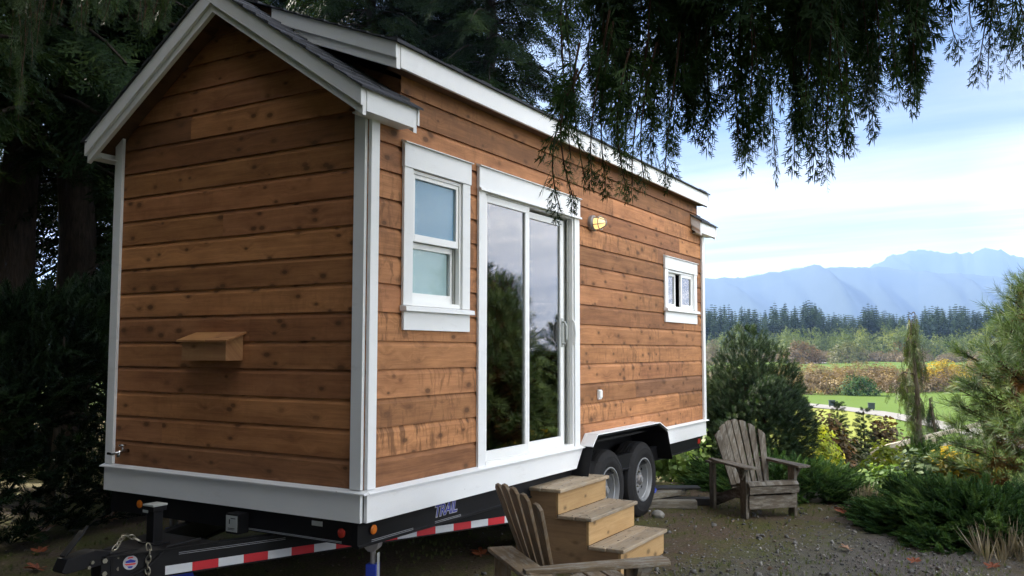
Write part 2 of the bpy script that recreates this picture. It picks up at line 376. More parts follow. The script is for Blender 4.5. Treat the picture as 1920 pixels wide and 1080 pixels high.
for y in (.33, 6.42):
    mb.prism([(-.012, roof_z(-.012)-.12), (-.012, 3.58), (-1.15, 4.05), (-1.15, roof_z(-1.15)-.12)], 1, y+(.004 if y < 1 else -.024), y+(.024 if y < 1 else -.004))
mb.each('dormer_cheek', M['sidingX'], house)
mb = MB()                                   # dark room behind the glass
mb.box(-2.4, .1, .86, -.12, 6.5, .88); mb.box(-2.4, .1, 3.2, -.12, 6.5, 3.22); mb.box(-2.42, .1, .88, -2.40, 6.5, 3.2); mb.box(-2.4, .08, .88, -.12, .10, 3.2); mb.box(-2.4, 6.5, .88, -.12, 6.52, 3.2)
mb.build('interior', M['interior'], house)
mb = MB(); mb.box(-1.5, 2.0, .88, -.75, 3.0, 1.25); mb.box(-1.75, 2.0, .88, -1.5, 3.0, 1.7); mb.box(-1.5, 1.8, .88, -.75, 2.0, 1.5)
mb.build('armchair', M['sofa'], house, bevel=.04)

# corner trim, skirt
mb = MB()
mb.box(-.092, -.026, .9, -.002, -.001, 3.31); mb.box(.001, .004, .9, .027, .084, 3.31)
mb.box(-2.548+.02, -.026, .9, -2.44, -.001, 3.42); mb.box(-2.527, .001, .9, -2.502, .09, 3.30)
mb.box(.001, 6.53, .9, .027, 6.615, 3.22); mb.box(-.09, 6.60, .9, 0, 6.626, 3.22)
mb.each('corner_trim', M['white'], house, bevel=.002)
mb = MB()
mb.box(-2.53, -.027, .70, -.003, -.001, .872)
mb.prism([(.003, .70), (2.90, .70), (3.03, .872), (.003, .872)], 0, .001, .027)
mb.prism([(5.14, .70), (6.585, .70), (6.585, .872), (4.985, .872)], 0, .001, .027)
mb.box(-2.527, .001, .70, -2.502, 6.55, .872); mb.box(-2.5, 6.6, .70, 0, 6.625, .872)
# sloped drip cap on top of the skirt
mb.prism([(-.052, .874), (-.052, .884), (-.003, .899), (-.003, .874)], 0, -2.555, .05)
mb.prism([(.003, .874), (.052, .874), (.052, .884), (.003, .899)], 1, -.003, 3.035)
mb.prism([(.003, .874), (.052, .874), (.052, .884), (.003, .899)], 1, 4.975, 6.64)
mb.each('skirt_board', M['white'], house, bevel=.0015)

# roof: deck, shingles, rakes, eaves
roof = MB()
for s in (1, -1):
    e = -1.25+s*1.355
    P = [(-1.25, roof_z(-1.25)-.004), (e, roof_z(e)-.004), (e, roof_z(e)-.09), (-1.25, roof_z(-1.25)-.09)]
    for ya, yb in (((-.163, .31), (6.23, 6.76)) if s > 0 else ((-.163, 6.76),)): roof.prism(P, 1, ya, yb)
DT = lambda x: 3.745-(x-.125)*.402          # dormer roof top
roof.prism([(.1, DT(.1)-.004), (.1, DT(.1)-.12), (-.95, DT(-.95)-.12), (-1.25, DT(-1.25)-.004)], 1, .131, 6.49)
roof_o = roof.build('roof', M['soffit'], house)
sh = MB()
def courses(x0, x1, zf, y0, y1, n):         # overlapping shingle courses from eave x0 up to x1
    for i in range(n):
        a = x0+(x1-x0)*i/n; b = x0+(x1-x0)*(i+1.25)/n
        if (b-x1)*(x1-x0) > 0: b = x1
        y = y0
        while y < y1-.01:
            w = min(random.uniform(.12, .32), y1-y); t = random.choice((.010, .012, .019)); j = random.uniform(-.006, .006)*(0 if i == 0 else 1)
            za, zb = zf(a+j), zf(b)
            v = [(a+j, y, za+.001), (b, y, zb+.001), (b, y+w-.003, zb+.001), (a+j, y+w-.003, za+.001), (a+j, y, za+t+.005), (b, y, zb+.004), (b, y+w-.003, zb+.004), (a+j, y+w-.003, za+t+.005)]
            sh.solid(v, [(0, 3, 2, 1), (4, 5, 6, 7), (0, 1, 5, 4), (2, 3, 7, 6), (1, 2, 6, 5), (3, 0, 4, 7)]); y += w
sh.box(-2.66, -.24, 0, -2.60, 6.83, .006, t=(0, 0, roof_z(-2.65)-.0))
courses(.150, -1.25, roof_z, -.238, .385, 12); courses(.150, -1.25, roof_z, 6.155, 6.82, 12)
courses(-2.655, -1.25, roof_z, -.238, 6.82, 12)
courses(.150, -1.25, DT, .095, 6.515, 11)
courses(-.9, -1.25, roof_z, .385, 6.155, 3)
sh.build('shingles', M['shingle'], roof_o)
mb = MB()
def rake(y0, y1, lo, hi, xa, xb, f):       # band of the gable between roof line - lo and - hi
    mb.prism([(xa, f(xa)-hi), (xb, f(xb)-hi), (xb, f(xb)-lo), (xa, f(xa)-lo)], 1, y0, y1)
for xa, xb in ((-1.251, .127), (-2.627, -1.249)):
    x1 = xb-(.006 if xb > 0 else 0); x0 = xa+(.006 if xa < -2 else 0)
    rake(-.222, -.199, .118, .002, xa, xb, roof_z); rake(-.1985, -.165, .176, .004, x0, x1, roof_z)
    rake(6.80, 6.822, .118, .002, xa, xb, roof_z); rake(6.765, 6.7985, .176, .004, x0, x1, roof_z)
for s, y in ((1, .37), (-1, 6.17)):        # the little returns where the dormer cuts the eave
    rake(min(y, y-s*.022), max(y, y-s*.022), .118, .002, .003, .127, roof_z); rake(min(y-s*.0225, y-s*.058), max(y-s*.0225, y-s*.058), .176, .004, .003, .121, roof_z)
mb.box(.103, -.1645, 3.222, .1255, .311, roof_z(.1255)-.003); mb.box(.103, 6.229, 3.222, .1255, 6.7645, roof_z(.1255)-.003)
mb.box(.003, -.16, 3.225, .102, .311, 3.235); mb.box(.003, 6.23, 3.225, .102, 6.76, 3.235)
mb.box(-2.6255, -.1645, 3.222, -2.603, 6.7645, roof_z(-2.6255)-.003); mb.box(-2.602, -.16, 3.225, -2.50, 6.76, 3.235)
# dormer
for a, b in ((.11, .124), (6.506, 6.52)): rake(a, b, .105, .002, -1.0, .127, DT)
for a, b in ((.1245, .165), (6.463, 6.5055)): rake(a, b, .172, .004, -.85, .121, DT)
mb.box(.103, .1655, 3.588, .1255, 6.4625, DT(.1255)-.003)
mb.each('fascia', M['white'], roof_o, bevel=.002)
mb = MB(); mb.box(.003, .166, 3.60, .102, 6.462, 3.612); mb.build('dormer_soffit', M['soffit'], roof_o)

# windows and door
def flat_frame(mb, y0, y1, z0, z1, w, x0, x1, wb=None, wt=None):
    wb = wb or w; wt = wt or w
    mb.box(x0, y0, z0, x1, y0+w, z1); mb.box(x0, y1-w, z0, x1, y1, z1); mb.box(x0, y0+w, z0, x1, y1-w, z0+wb); mb.box(x0, y0+w, z1-wt, x1, y1-w, z1)
def casing(par, o, head, sill):
    y0, y1, z0, z1 = o; c = MB(); w = .098
    c.box(.001, y0-w, z0, .021, y0, z1+.003); c.box(.001, y1, z0, .021, y1+w, z1+.003)
    c.box(.001, y0-w-.006, z1+.004, .027, y1+w+.006, head)
    c.prism([(.001, head+.001), (.045, head+.001), (.045, head+.007), (.001, head+.022)], 1, y0-w-.012, y1+w+.014)
    if sill:
        c.prism([(.001, z0-.04), (.058, z0-.04), (.055, z0-.010), (.001, z0-.0005)], 1, y0-w-.012, y1+w+.014)
        c.box(.001, y0-w+.006, z0-.165, .021, y1+w, z0-.041)
    else: c.prism([(.0275, z1-.012), (.047, z1-.012), (.044, z1+.006), (.0275, z1+.012)], 1, y0-w-.008, y1+w+.008)
    c.each('casing', M['white'], par, bevel=.0015)
w1 = MB(); flat_frame(w1, W1[0]+.001, W1[1]-.001, W1[2]+.001, W1[3]-.001, .022, -.085, .004, .03)
w1o = w1.build('window', M['vinyl'], house); casing(w1o, W1, 3.148, True)
mb = MB(); flat_frame(mb, W1[0]+.024, W1[1]-.024, 2.50, W1[3]-.024, .028, -.03, -.004, .05); mb.build('upper_sash', M['vinyl'], w1o, bevel=.002)
mb = MB(); flat_frame(mb, W1[0]+.024, W1[1]-.024, W1[2]+.032, 2.5, .042, -.075, -.045, .06); mb.build('lower_sash', M['vinyl'], w1o, bevel=.002)
mb = MB(); mb.box(-.09, W1[1]-.0235, W1[2]+.03, -.028, W1[1]-.023, 2.5); mb.box(-.042, W1[1]-.045, W1[2]+.031, -.036, W1[1]-.024, 2.5); mb.each('track', M['track'], w1o)
mb = MB(); mb.box(-.02, W1[0]+.053, 2.551, -.016, W1[1]-.053, 2.932); mb.build('pane', M['glass_film'], w1o)
mb = MB(); mb.box(-.062, W1[0]+.067, 2.153, -.058, W1[1]-.067, 2.457); mb.build('pane', M['glass_film'], w1o)
mb = MB(); mb.box(-.028, W1[0]+.053, 2.551, -.024, W1[1]-.056, 2.932); mb.build('privacy_film', M['blind2'], w1o)
mb = MB(); mb.box(-.07, W1[0]+.067, 2.153, -.066, W1[1]-.082, 2.457); mb.build('privacy_film', M['blind'], w1o)

w2 = MB(); flat_frame(w2, W2[0]+.001, W2[1]-.001, W2[2]+.001, W2[3]-.001, .022, -.085, .004)
w2o = w2.build('window', M['vinyl'], house); casing(w2o, W2, 2.84, True)
mid = 5.80
mb = MB(); flat_frame(mb, mid, W2[1]-.024, W2[2]+.024, W2[3]-.024, .035, -.03, -.004); mb.build('fixed_sash', M['vinyl'], w2o, bevel=.002)
mb = MB(); flat_frame(mb, W2[0]+.024, mid-.08, W2[2]+.024, W2[3]-.024, .035, -.075, -.045); mb.build('sliding_sash', M['vinyl'], w2o, bevel=.002)
mb = MB(); mb.box(-.02, mid+.036, W2[2]+.06, -.016, W2[1]-.06, W2[3]-.06); mb.build('pane', M['glass'], w2o)
mb = MB(); mb.box(-.062, W2[0]+.06, W2[2]+.06, -.058, mid-.116, W2[3]-.06); mb.build('pane', M['glass'], w2o)

d = MB(); D = DOOR
d.box(-.11, D[0]+.001, D[2], .006, D[0]+.022, D[3]); d.box(-.11, D[1]-.022, D[2], .006, D[1]-.001, D[3]); d.box(-.11, D[0]+.022, D[3]-.022, .006, D[1]-.022, D[3]); d.box(-.11, D[0]+.022, D[2], .012, D[1]-.022, D[2]+.03)
do = d.build('sliding_door', M['vinyl'], house, bevel=.0015); casing(do, D, 3.158, False)
ms = 2.085
mb = MB(); flat_frame(mb, D[0]+.0225, ms, D[2]+.031, D[3]-.024, .03, -.035, -.002, .075, .055); mb.box(-.035, ms-.068, D[2]+.107, -.002, ms-.0305, D[3]-.08); mb.build('fixed_panel', M['vinyl'], do, bevel=.002)
mb = MB(); flat_frame(mb, ms-.03, 2.80, D[2]+.031, D[3]-.045, .062, -.085, -.05, .075, .055); mb.build('sliding_panel', M['vinyl'], do, bevel=.002)
mb = MB(); mb.box(-.022, D[0]+.053, D[2]+.107, -.017, ms-.0685, D[3]-.08); mb.build('pane', M['glass'], do)
mb = MB(); mb.box(-.07, ms+.033, D[2]+.107, -.065, 2.737, D[3]-.101); mb.build('pane', M['glass'], do)
mb = MB()
for k in range(3): mb.box(-.1+.03*k, 2.805+.018*k, D[2]+.031, -.092+.03*k, D[1]-.023, D[3]-.023)
mb.box(-.105, 2.803, D[2]+.031, -.1005, D[1]-.0225, D[3]-.0225); mb.each('track', M['track'], do)
mb = MB(); ph = 2.765
mb.tube([(-.05, ph, 1.82), (-.02, ph, 1.825), (-.005, ph, 1.86), (-.005, ph, 1.98), (-.02, ph, 2.015), (-.05, ph, 2.02)], .011, 8); mb.box(-.05, ph-.02, 1.79, -.045, ph+.02, 2.05); mb.build('handle', M['plate'], do, smooth=False)
mb = MB(); mb.tube([(.006, 2.868, 1.80), (.025, 2.872, 1.83), (.032, 2.875, 1.92), (.025, 2.872, 2.01), (.006, 2.868, 2.04)], .009, 8); mb.build('handle', M['vinyl'], do)

# porch lamp, outlet, vent box, tap
mb = MB(); mb.lathe([(.002, .001), (.002, .078), (.035, .078), (.045, .07), (.05, .066), (.05, .001)], 0, (0, 3.28, 2.975), 28)
lo = mb.build('porch_lamp', M['grey_metal'], house, smooth=False)
mb = MB(); mb.lathe([(.05, .001), (.05, .058), (.10, .054), (.135, .038), (.148, .001)], 0, (0, 3.28, 2.975), 24); mb.build('lamp_glass', M['lamp'], lo, smooth=True)
mb = MB()
for k in range(6):
    a = PI*k/3+.3; y, z = math.cos(a), math.sin(a)
    mb.tube([(.048, 3.28+y*.068, 2.975+z*.068), (.10, 3.28+y*.064, 2.975+z*.064), (.15, 3.28+y*.035, 2.975+z*.035), (.163, 3.28, 2.975)], .0045, 6)
mb.lathe([(.098, .064), (.106, .064), (.106, .069), (.098, .069)], 0, (0, 3.28, 2.975), 24, closed=True); mb.build('cage', M['grey_metal'], lo)
mb = MB(); mb.box(.001, 3.392, 1.295, .022, 3.462, 1.385); mb.box(.0225, 3.400, 1.31, .034, 3.454, 1.377); mb.build('outlet_box', M['outlet'], house, bevel=.003)
mb = MB(); mb.prism([(-.001, 1.688), (-.15, 1.688), (-.15, 1.822), (-.001, 1.872)], 0, -1.53, -1.085); vb = mb.build('vent_box', M['cedar'], house, bevel=.002)
mb = MB()
for a, b in ((-1.562, -1.27), (-1.268, -1.055)): mb.prism([(-.001, 1.873), (-.175, 1.815), (-.175, 1.829), (-.001, 1.887)], 0, a, b)
mb.each('lid', M['cedar'], vb, bevel=.0015)
mb = MB(); mb.tube([(-2.285, .0, 1.005), (-2.285, -.045, 1.005), (-2.285, -.075, .998), (-2.285, -.085, .965)], [.014, .014, .013, .012], 10)
mb.tube([(-2.285, -.045, 1.005), (-2.285, -.052, 1.045)], .007, 8); mb.lathe([(-.006, .001), (-.006, .026), (.006, .026), (.006, .001)], 2, (-2.285, -.053, 1.05), 14); mb.tube([(-2.285, -.075, 1.0), (-2.34, -.10, .985), (-2.375, -.11, .99)], .010, 8)
mb.build('garden_tap', M['chrome'], house, smooth=True)

# ------------------------------------------------------------------ trailer
mb = MB()
mb.prism([(-.09, .54), (-.03, .54), (-.03, .553), (-.042, .556), (-.042, .685), (-.03, .688), (-.03, .699), (-.09, .699)], 1, .0, 6.52)
mb.box(-2.47, 0, .54, -2.41, 6.52, .699); mb.box(-2.41, -.0, .55, -.09, .05, .699); mb.box(-2.41, 6.46, .55, -.09, 6.52, .699)
for y in (1.2, 2.4, 3.0, 5.1, 5.8): mb.box(-2.41, y, .6, -.09, y+.05, .69)
mb.box(-.12, 5.15, .60, -.025, 6.5, .698)
frame = mb.build('trailer_frame', M['black'], house, bevel=.002)
mb = MB()                                    # A-frame tongue
ca = np.array([-1.25, -.92, 0]); dirR = np.array([.363, .932, 0]); dirL = np.array([-.363, .932, 0]); Larm = 3.15
for dr, sg in ((dirR, 1), (dirL, -1)):
    n = np.array([dr[1], -dr[0], 0])*sg       # outward
    c0 = ca+n*.045; U = (0, 0, 1)
    mb.bar(c0+np.array([0, 0, .45]), c0+dr*Larm+np.array([0, 0, .45]), .012, .16, U)
    for z in (.527, .373): mb.bar(c0-n*.02+np.array([0, 0, z]), c0-n*.02+dr*Larm+np.array([0, 0, z]), .065, .010, U)
mb.prism([(-1.33, -.93), (-1.17, -.93), (-.93, -.30), (-1.57, -.30)], 2, .533, .541)
tongue = mb.each('tongue', M['black'], frame, bevel=.0015)
# reflective tape: red and white lengths on the outer face of the near arm
n = np.array([dirR[1], -dirR[0], 0]); c0 = ca+n*(.045+.0085)
mbr, mbw = MB(), MB(); t = .37; k = 0
while t < 3.1:
    Lb = .165; tgt = mbw if k % 2 == 0 else mbr
    a = c0+dirR*t+np.array([0, 0, .400]); tgt.bar(a, a+dirR*(Lb-.001), .002, .062); t += Lb; k += 1
mbr.each('red_reflective_tape', M['red'], frame); mbw.each('white_reflective_tape', M['silver'], frame)
mb = MB()
for z in (.492, .502): mb.bar(c0+dirR*.45+np.array([0, 0, z]), c0+dirR*1.15+np.array([0, 0, z]), .002, .0025)
for z in (.562, .572): mb.bar((-.0295, .12, z), (-.0295, .55, z), .002, .003); mb.bar((-.0295, .8, z), (-.0295, 1.12, z), .002, .003)
for z in (.56, .567): mb.bar((-1.0, -.0015, z), (-.17, -.0015, z), .002, .003)
mb.each('pinstripe', M['pinstripe'], frame)
mb = MB()                                    # coupler
mb.prism([(-1.18, .50), (-1.15, .565), (-.98, .585), (-.88, .56), (-.88, .49), (-1.16, .485)], 0, -1.30, -1.20)
mb.prism([(-.89, .36), (-.89, .555), (-.60, .535), (-.60, .36)], 0, -1.322, -1.312); mb.prism([(-.89, .36), (-.89, .555), (-.60, .535), (-.60, .36)], 0, -1.188, -1.178)
mb.bar((-1.25, -1.15, .575), (-1.25, -1.03, .70), .05, .014, (0, 1, 0)); mb.bar((-1.25, -1.06, .66), (-1.25, -1.00, .725), .02, .012, (0, 1, 0))
cp = mb.build('coupler', M['black'], frame, bevel=.004)
mb = MB()
for y, z in ((-.845, .525), (-.845, .455), (-1.0, .52), (-1.02, .495)): mb.lathe([(-1.178, .001), (-1.178, .013), (-1.166, .013), (-1.166, .001)] if y > -.9 else [(-1.2, .001), (-1.2, .011), (-1.188, .011), (-1.188, .001)], 0, (0, y, z), 6)
mb.each('bolt', M['zinc'], cp)
nR = np.array([dirR[1], -dirR[0], 0])
def arm_pt(s_, z, off): return ca+dirR*s_+nR*off+np.array([0, 0, z])
def arm_disc(q, s_, z, r_, off, m, n_=24, th=.002):
    q.solid([arm_pt(s_+r_*math.cos(2*PI*k/n_), z+r_*math.sin(2*PI*k/n_), off) for k in range(n_)]+[arm_pt(s_+r_*math.cos(2*PI*k/n_), z+r_*math.sin(2*PI*k/n_), off+th) for k in range(n_)], [tuple(range(n_)), tuple(range(n_, 2*n_))]+[(k, (k+1) % n_, n_+(k+1) % n_, n_+k) for k in range(n_)], m)
def arm_shape(q, pts, s_, z, off, m): q.poly([arm_pt(s_+a, z+b, off) for a, b in pts], m)
mb = MB()
mb.prism([(-.93, .37), (-.93, .53), (-.80, .53), (-.80, .37)], 0, -1.30, -1.20); mb.build('coupler_block', M['black'], cp)
mb = MB()
for s_, z in ((.02, .515), (.02, .44)): arm_disc(mb, s_, z, .015, .0515, 0, 6, .014)
mb.each('bolt', M['zinc'], cp)
mb = MB(); S0, SZ = .165, .482; arm_disc(mb, S0, SZ, .042, .0513, 0)
arm_shape(mb, [(-.03, .010), (.0, .020), (.032, .008), (.026, -.002), (-.026, .0)], S0, SZ, .0536, 2); arm_shape(mb, [(-.034, -.004), (.034, -.006), (.026, -.015), (-.024, -.014)], S0, SZ, .0537, 1)
arm_shape(mb, [(-.02, .024), (.018, .026), (.01, .034), (-.012, .033)], S0, SZ, .0538, 1); arm_shape(mb, [(-.018, -.020), (.016, -.022), (.008, -.033), (-.01, -.032)], S0, SZ, .0539, 2)
mb.build('round_sticker', [M['decal_white'], M['red'], M['letter_blue']], cp)
mb = MB()                                    # tongue jack post
mb.box(-1.285, -.575, .50, -1.215, -.505, .745); mb.box(-1.30, -.59, .745, -1.20, -.49, .785); mb.box(-1.33, -.6, .541, -1.17, -.48, .552)
jk = mb.build('tongue_jack', M['black'], frame, bevel=.004)
mb = MB(); mb.box(-1.302, -.5925, .775, -1.198, -.4875, .787); mb.box(-1.302, -.5925, .735, -1.25, -.59, .752); mb.build('jack_cap', M['plate'], jk, bevel=.003)
def chain(mb, pts, rl=.017, rt=.0042):
    pts = [np.array(p, float) for p in pts]
    for i in range(len(pts)-1):
        d = pts[i+1]-pts[i]; Ln = np.linalg.norm(d); d /= Ln; a = np.cross(d, (.3, .5, .2)); a /= np.linalg.norm(a); b = np.cross(d, a)
        s = a if i % 2 else b; c = (pts[i]+pts[i+1])/2; q = []
        for k in range(13):
            t = 2*PI*k/12; q.append(c+d*math.cos(t)*Ln*.72+s*math.sin(t)*rl*.8)
        mb.tube(q, rt, 6, cap=False)
mb = MB()
pc = [arm_pt(.265+.006*math.sin(i*1.3), .575-.034*i, .045 if i == 0 else .066) for i in range(15)]; chain(mb, pc)
pc = [np.array([-1.25+.05*math.cos(i*.5), -.86+.030*i, .565+.055*math.sin(PI*min(i, 8)/8)]) for i in range(9)]; chain(mb, pc)
mb.each('safety_chain', M['zinc'], frame)
mb = MB(); mb.tube([arm_pt(.02, .39, .06), arm_pt(.15, .40, .062), arm_pt(.25, .44, .064), arm_pt(.33, .50, .06), arm_pt(.38, .545, .04), arm_pt(.6, .56, .0)], .007, 6); mb.build('brake_cable', M['black'], frame)
mb = MB(); mb.box(-1.10, -.10, .54, -.985, -.004, .672); bx = mb.build('battery_box', M['black'], frame, bevel=.004)
mb = MB(); mb.box(-1.095, -.1035, .555, -.99, -.1005, .66); pl = mb.build('pale_label_plate', M['plate'], bx)
mb = MB(); mb.box(-1.065, -.105, .605, -1.057, -.104, .635); mb.box(-1.075, -.105, .575, -1.01, -.104, .579); mb.box(-1.075, -.105, .567, -1.02, -.104, .570); mb.box(-1.05, -.105, .64, -1.005, -.104, .645); mb.each('label_mark', M['black'], bx)
def marker(c, axis, m, nm):
    q = MB(); s = -1 if axis == 1 else 1; q.lathe([(0, .001), (0, .03), (s*.006, .03), (s*.012, .022), (s*.015, .001)], axis, c, 20); q.build(nm, M[m], frame, smooth=False)
marker((-.17, -.001, .622), 1, 'redlens', 'marker_light'); marker((-.0295, .135, .635), 0, 'amber', 'marker_light'); marker((-2.13, -.001, .624), 1, 'amber', 'marker_light')
mb = MB(); mb.box(-.03, 6.40, .60, -.022, 6.5, .66); mb.build('tail_light', M['redlens'], frame)
mb = MB(); mb.box(-.42, -.0035, .645, -.33, -.0005, .675); mb.build('small_tag', M['plate'], frame)
# TRAIL lettering
def text_mesh(body, size, mat, name, parent, mw, off=0.0, ext=.0008):
    cu = bpy.data.curves.new(name, 'FONT'); cu.body = body; cu.size = size; cu.extrude = ext; cu.offset = off; cu.shear = .25; cu.space_character = .92
    tmp = bpy.data.objects.new('tmp', cu); col.objects.link(tmp); dg = bpy.context.evaluated_depsgraph_get()
    me = bpy.data.meshes.new_from_object(tmp.evaluated_get(dg)); bpy.data.objects.remove(tmp); me.name = name
    me.materials.clear(); me.materials.append(mat); o = bpy.data.objects.new(name, me); col.objects.link(o); o.parent = parent; o.matrix_local = mw; return o
MW = lambda x: Matrix(((0, 0, 1, x), (1, 0, 0, .80), (0, 1, 0, .600), (0, 0, 0, 1)))
text_mesh('TRAIL', .115, M['decal_white'], 'lettering_outline', frame, MW(-.0405), .006, .0006)
text_mesh('TRAIL', .115, M['letter_blue'], 'lettering', frame, MW(-.0393), .0, .0008)
# fender and wheels
mb = MB()
def sheet(pl, x0, x1, t, m=0):
    for a, b in zip(pl[:-1], pl[1:]):
        a, b = np.array(a), np.array(b); d = (b-a)/np.linalg.norm(b-a); nn = np.array([-d[1], d[0]])*t
        mb.prism([tuple(a), tuple(b), tuple(b+nn), tuple(a+nn)], 0, x0, x1, m)
sheet([(3.02, .883), (3.13, .983), (4.70, .983), (4.965, .883)], .0275, .135, .012)
mb.prism([(3.0, .878), (3.12, .995), (4.72, .995), (4.985, .878), (4.95, .878), (4.70, .975), (3.14, .975), (3.04, .878)], 0, .0012, .0272)
fo = mb.build('fender', M['white'], house, bevel=.002)
mb = MB(); sheet([(2.86, .45), (3.03, .872), (3.14, .973), (4.69, .973), (4.955, .872), (5.10, .56)], -.32, .125, -.008)
mb.box(-.34, 2.9, .45, -.33, 5.1, .97); mb.build('inner_fender', M['black'], fo)
def wheel(y):
    q = MB(); c = (0, y, .388)
    prof = [(-.255, .225), (-.262, .25), (-.265, .31), (-.258, .36), (-.235, .389), (-.21, .397)]
    for xg in (-.185, -.15, -.115, -.08): prof += [(xg-.004, .398), (xg-.003, .389), (xg+.003, .389), (xg+.004, .398)]
    prof += [(-.062, .396), (-.04, .388), (-.022, .36), (-.012, .335), (-.010, .33), (-.012, .322), (-.006, .30), (-.008, .27), (-.020, .232), (-.026, .225)]
    q.lathe(prof, 0, c, 64); w = q.build('wheel', M['tyre'], house, smooth=True)
    md = w.modifiers.new('split', 'EDGE_SPLIT'); md.split_angle = R(32)
    q = MB(); q.lathe([(-.03, .2255), (-.014, .230), (-.012, .218), (-.03, .208), (-.05, .203), (-.055, .196), (-.085, .190), (-.13, .186), (-.13, .155), (-.105, .14), (-.085, .11), (-.09, .08), (-.1, .06), (-.1, .001)], 0, c, 48)
    r = q.build('rim', M['rim'], w, smooth=True); md = r.modifiers.new('split', 'EDGE_SPLIT'); md.split_angle = R(30)
    q = MB(); q.lathe([(-.1, .05), (-.06, .048), (-.045, .04), (-.04, .001)], 0, c, 20)
    q.build('hub', M['grey_metal'], w, smooth=False)
    q = MB(); q.lathe([(-.0395, .001), (-.0395, .034), (-.035, .032), (-.034, .001)], 0, c, 16); q.build('hub_cap', M['rim'], w)
    q = MB()
    for k in range(8):
        a = 2*PI*k/8; q.lathe([(-.085, .001), (-.085, .014), (-.081, .012), (-.081, .001)], 0, (0, y+.135*math.cos(a), .388+.135*math.sin(a)), 10)
    q.each('rim_hole', M['black'], w)
    q = MB()
    for k in range(6):
        a = 2*PI*k/6+.2; q.lathe([(-.094, .001), (-.09, .011), (-.068, .010), (-.066, .001)], 0, (0, y+.078*math.cos(a), .388+.078*math.sin(a)), 6)
    q.each('wheel_nut', M['zinc'], w)
wheel(3.715); wheel(4.60)

# ------------------------------------------------------------------ jack stands, blocks
def jack_stand(loc, lab):
    r = thing('jack_stand', lab, 'jack stand', loc, .3, 'blue jack stands under the trailer')
    q = MB(); z = .29
    base = [(-.13, -.13), (.13, -.13), (.13, .13), (-.13, .13)]; top = [(-.035, -.035), (.035, -.035), (.035, .035), (-.035, .035)]
    q.solid([(*p, .0) for p in base]+[(*p, z) for p in top], [(0, 1, 5, 4), (1, 2, 6, 5), (2, 3, 7, 6), (3, 0, 4, 7), (4, 5, 6, 7)])
    q.box(-.035, -.035, z, .035, .035, .40); q.box(-.14, -.14, 0, .14, .14, .012); q.tube([(-.05, 0, .315), (.085, .0, .315)], .006, 8); q.build('body', M['blue'], r, bevel=.003)
    q = MB(); q.tube([(0, 0, .40), (0, 0, .49)], .018, 12); q.prism([(-.05, .535), (.05, .535), (.045, .505), (.02, .48), (-.02, .48), (-.045, .505)], 1, -.04, .04); q.build('screw_head', M['grey_metal'], r, bevel=.002)
    q = MB(); q.box(.0355, -.02, .30, .0375, .02, .47); q.build('white_sticker', M['plate'], r)
    return r
jack_stand((-.10, .22, 0), 'blue jack stand with grey screw under the near trailer corner')
jack_stand((-2.15, .30, 0), 'blue jack stand seen beyond the tongue jack post, far side of trailer')
jack_stand((-.30, 5.30, .15), 'blue jack stand standing on timber blocks behind the rear wheel')
tb = MB(); tb.box(-.36, -.07, 0, .36, .07, .085); t1 = tb.build('timber_block', M['timber'], None, (-.02, 5.20, 0), bevel=.006); t1.rotation_euler[2] = R(28); tag(t1, 'grey timber block lying nearest the rear tyre, cut end showing', 'timber block', 'blocks under the rear jack')
tb = MB(); tb.box(-.36, -.07, 0, .40, .07, .075); t2 = tb.build('timber_block', M['darkboard'], None, (.02, 5.52, 0), bevel=.006); t2.rotation_euler[2] = R(20); tag(t2, 'dark wet timber plank on the ground behind the pale block', 'timber block', 'blocks under the rear jack')
tb = MB(); tb.box(-.30, -.08, 0, .30, .08, .062); t3 = tb.build('timber_block', M['timber'], None, (-.10, 5.42, .087), bevel=.006); t3.rotation_euler[2] = R(70); tag(t3, 'grey timber block laid across the two lower ones under the jack', 'timber block', 'blocks under the rear jack')
tb = MB(); tb.box(-.30, -.10, 0, .34, .10, .02); t4 = tb.build('dark_board', M['darkboard'], None, (-.10, 5.62, .152), bevel=.003); t4.rotation_euler[2] = R(30); tag(t4, 'thin dark board topmost on the timber blocks by the jack', 'board')

# ------------------------------------------------------------------ steps
st = thing('wooden_steps', 'three step wooden box stairs in front of the sliding glass door', 'steps', (0.0, 2.15, 0), 0)
TX = (.25, .525, .80); TZ = (.63, .425, .21); SW = .97
mb = MB()
for i in range(3):
    xb = -.18 if i == 0 else TX[i-1]-.03
    mb.box(TX[i]-.052, .02, (TZ[i+1]-.0 if i < 2 else .0), TX[i]-.030, SW-.02, TZ[i]-.03)
mb.each('riser', M['stairY'], st, bevel=.002)
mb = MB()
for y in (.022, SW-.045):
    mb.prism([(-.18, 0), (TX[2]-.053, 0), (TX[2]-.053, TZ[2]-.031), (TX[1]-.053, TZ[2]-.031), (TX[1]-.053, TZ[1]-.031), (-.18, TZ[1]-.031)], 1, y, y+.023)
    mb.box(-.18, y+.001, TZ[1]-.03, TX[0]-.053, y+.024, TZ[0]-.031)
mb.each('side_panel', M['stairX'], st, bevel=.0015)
for i in range(3):
    xb = -.12 if i == 0 else TX[i-1]-.029
    mb = MB(); w = (TX[i]-xb-.004)/2
    mb.box(xb, 0, TZ[i]-.03, xb+w, SW, TZ[i]); mb.box(xb+w+.004, .004, TZ[i]-.03, TX[i], SW-.003, TZ[i]+.001)
    planks = mb.each('tread', M['tread'], st, bevel=.008)
    for pk, (xa, xc) in zip(planks, ((xb, xb+w), (xb+w+.004, TX[i]))):
        q = MB()
        for yy in (.045, SW/2, SW-.045):
            for xx in (xa+.03, xc-.035): q.lathe([(-.001, .001), (-.001, .006), (.0013, .006), (.0013, .001)], 2, (xx, yy, TZ[i]+(.001 if xa > xb else 0)), 8)
        q.each('screw', M['screw'], pk)

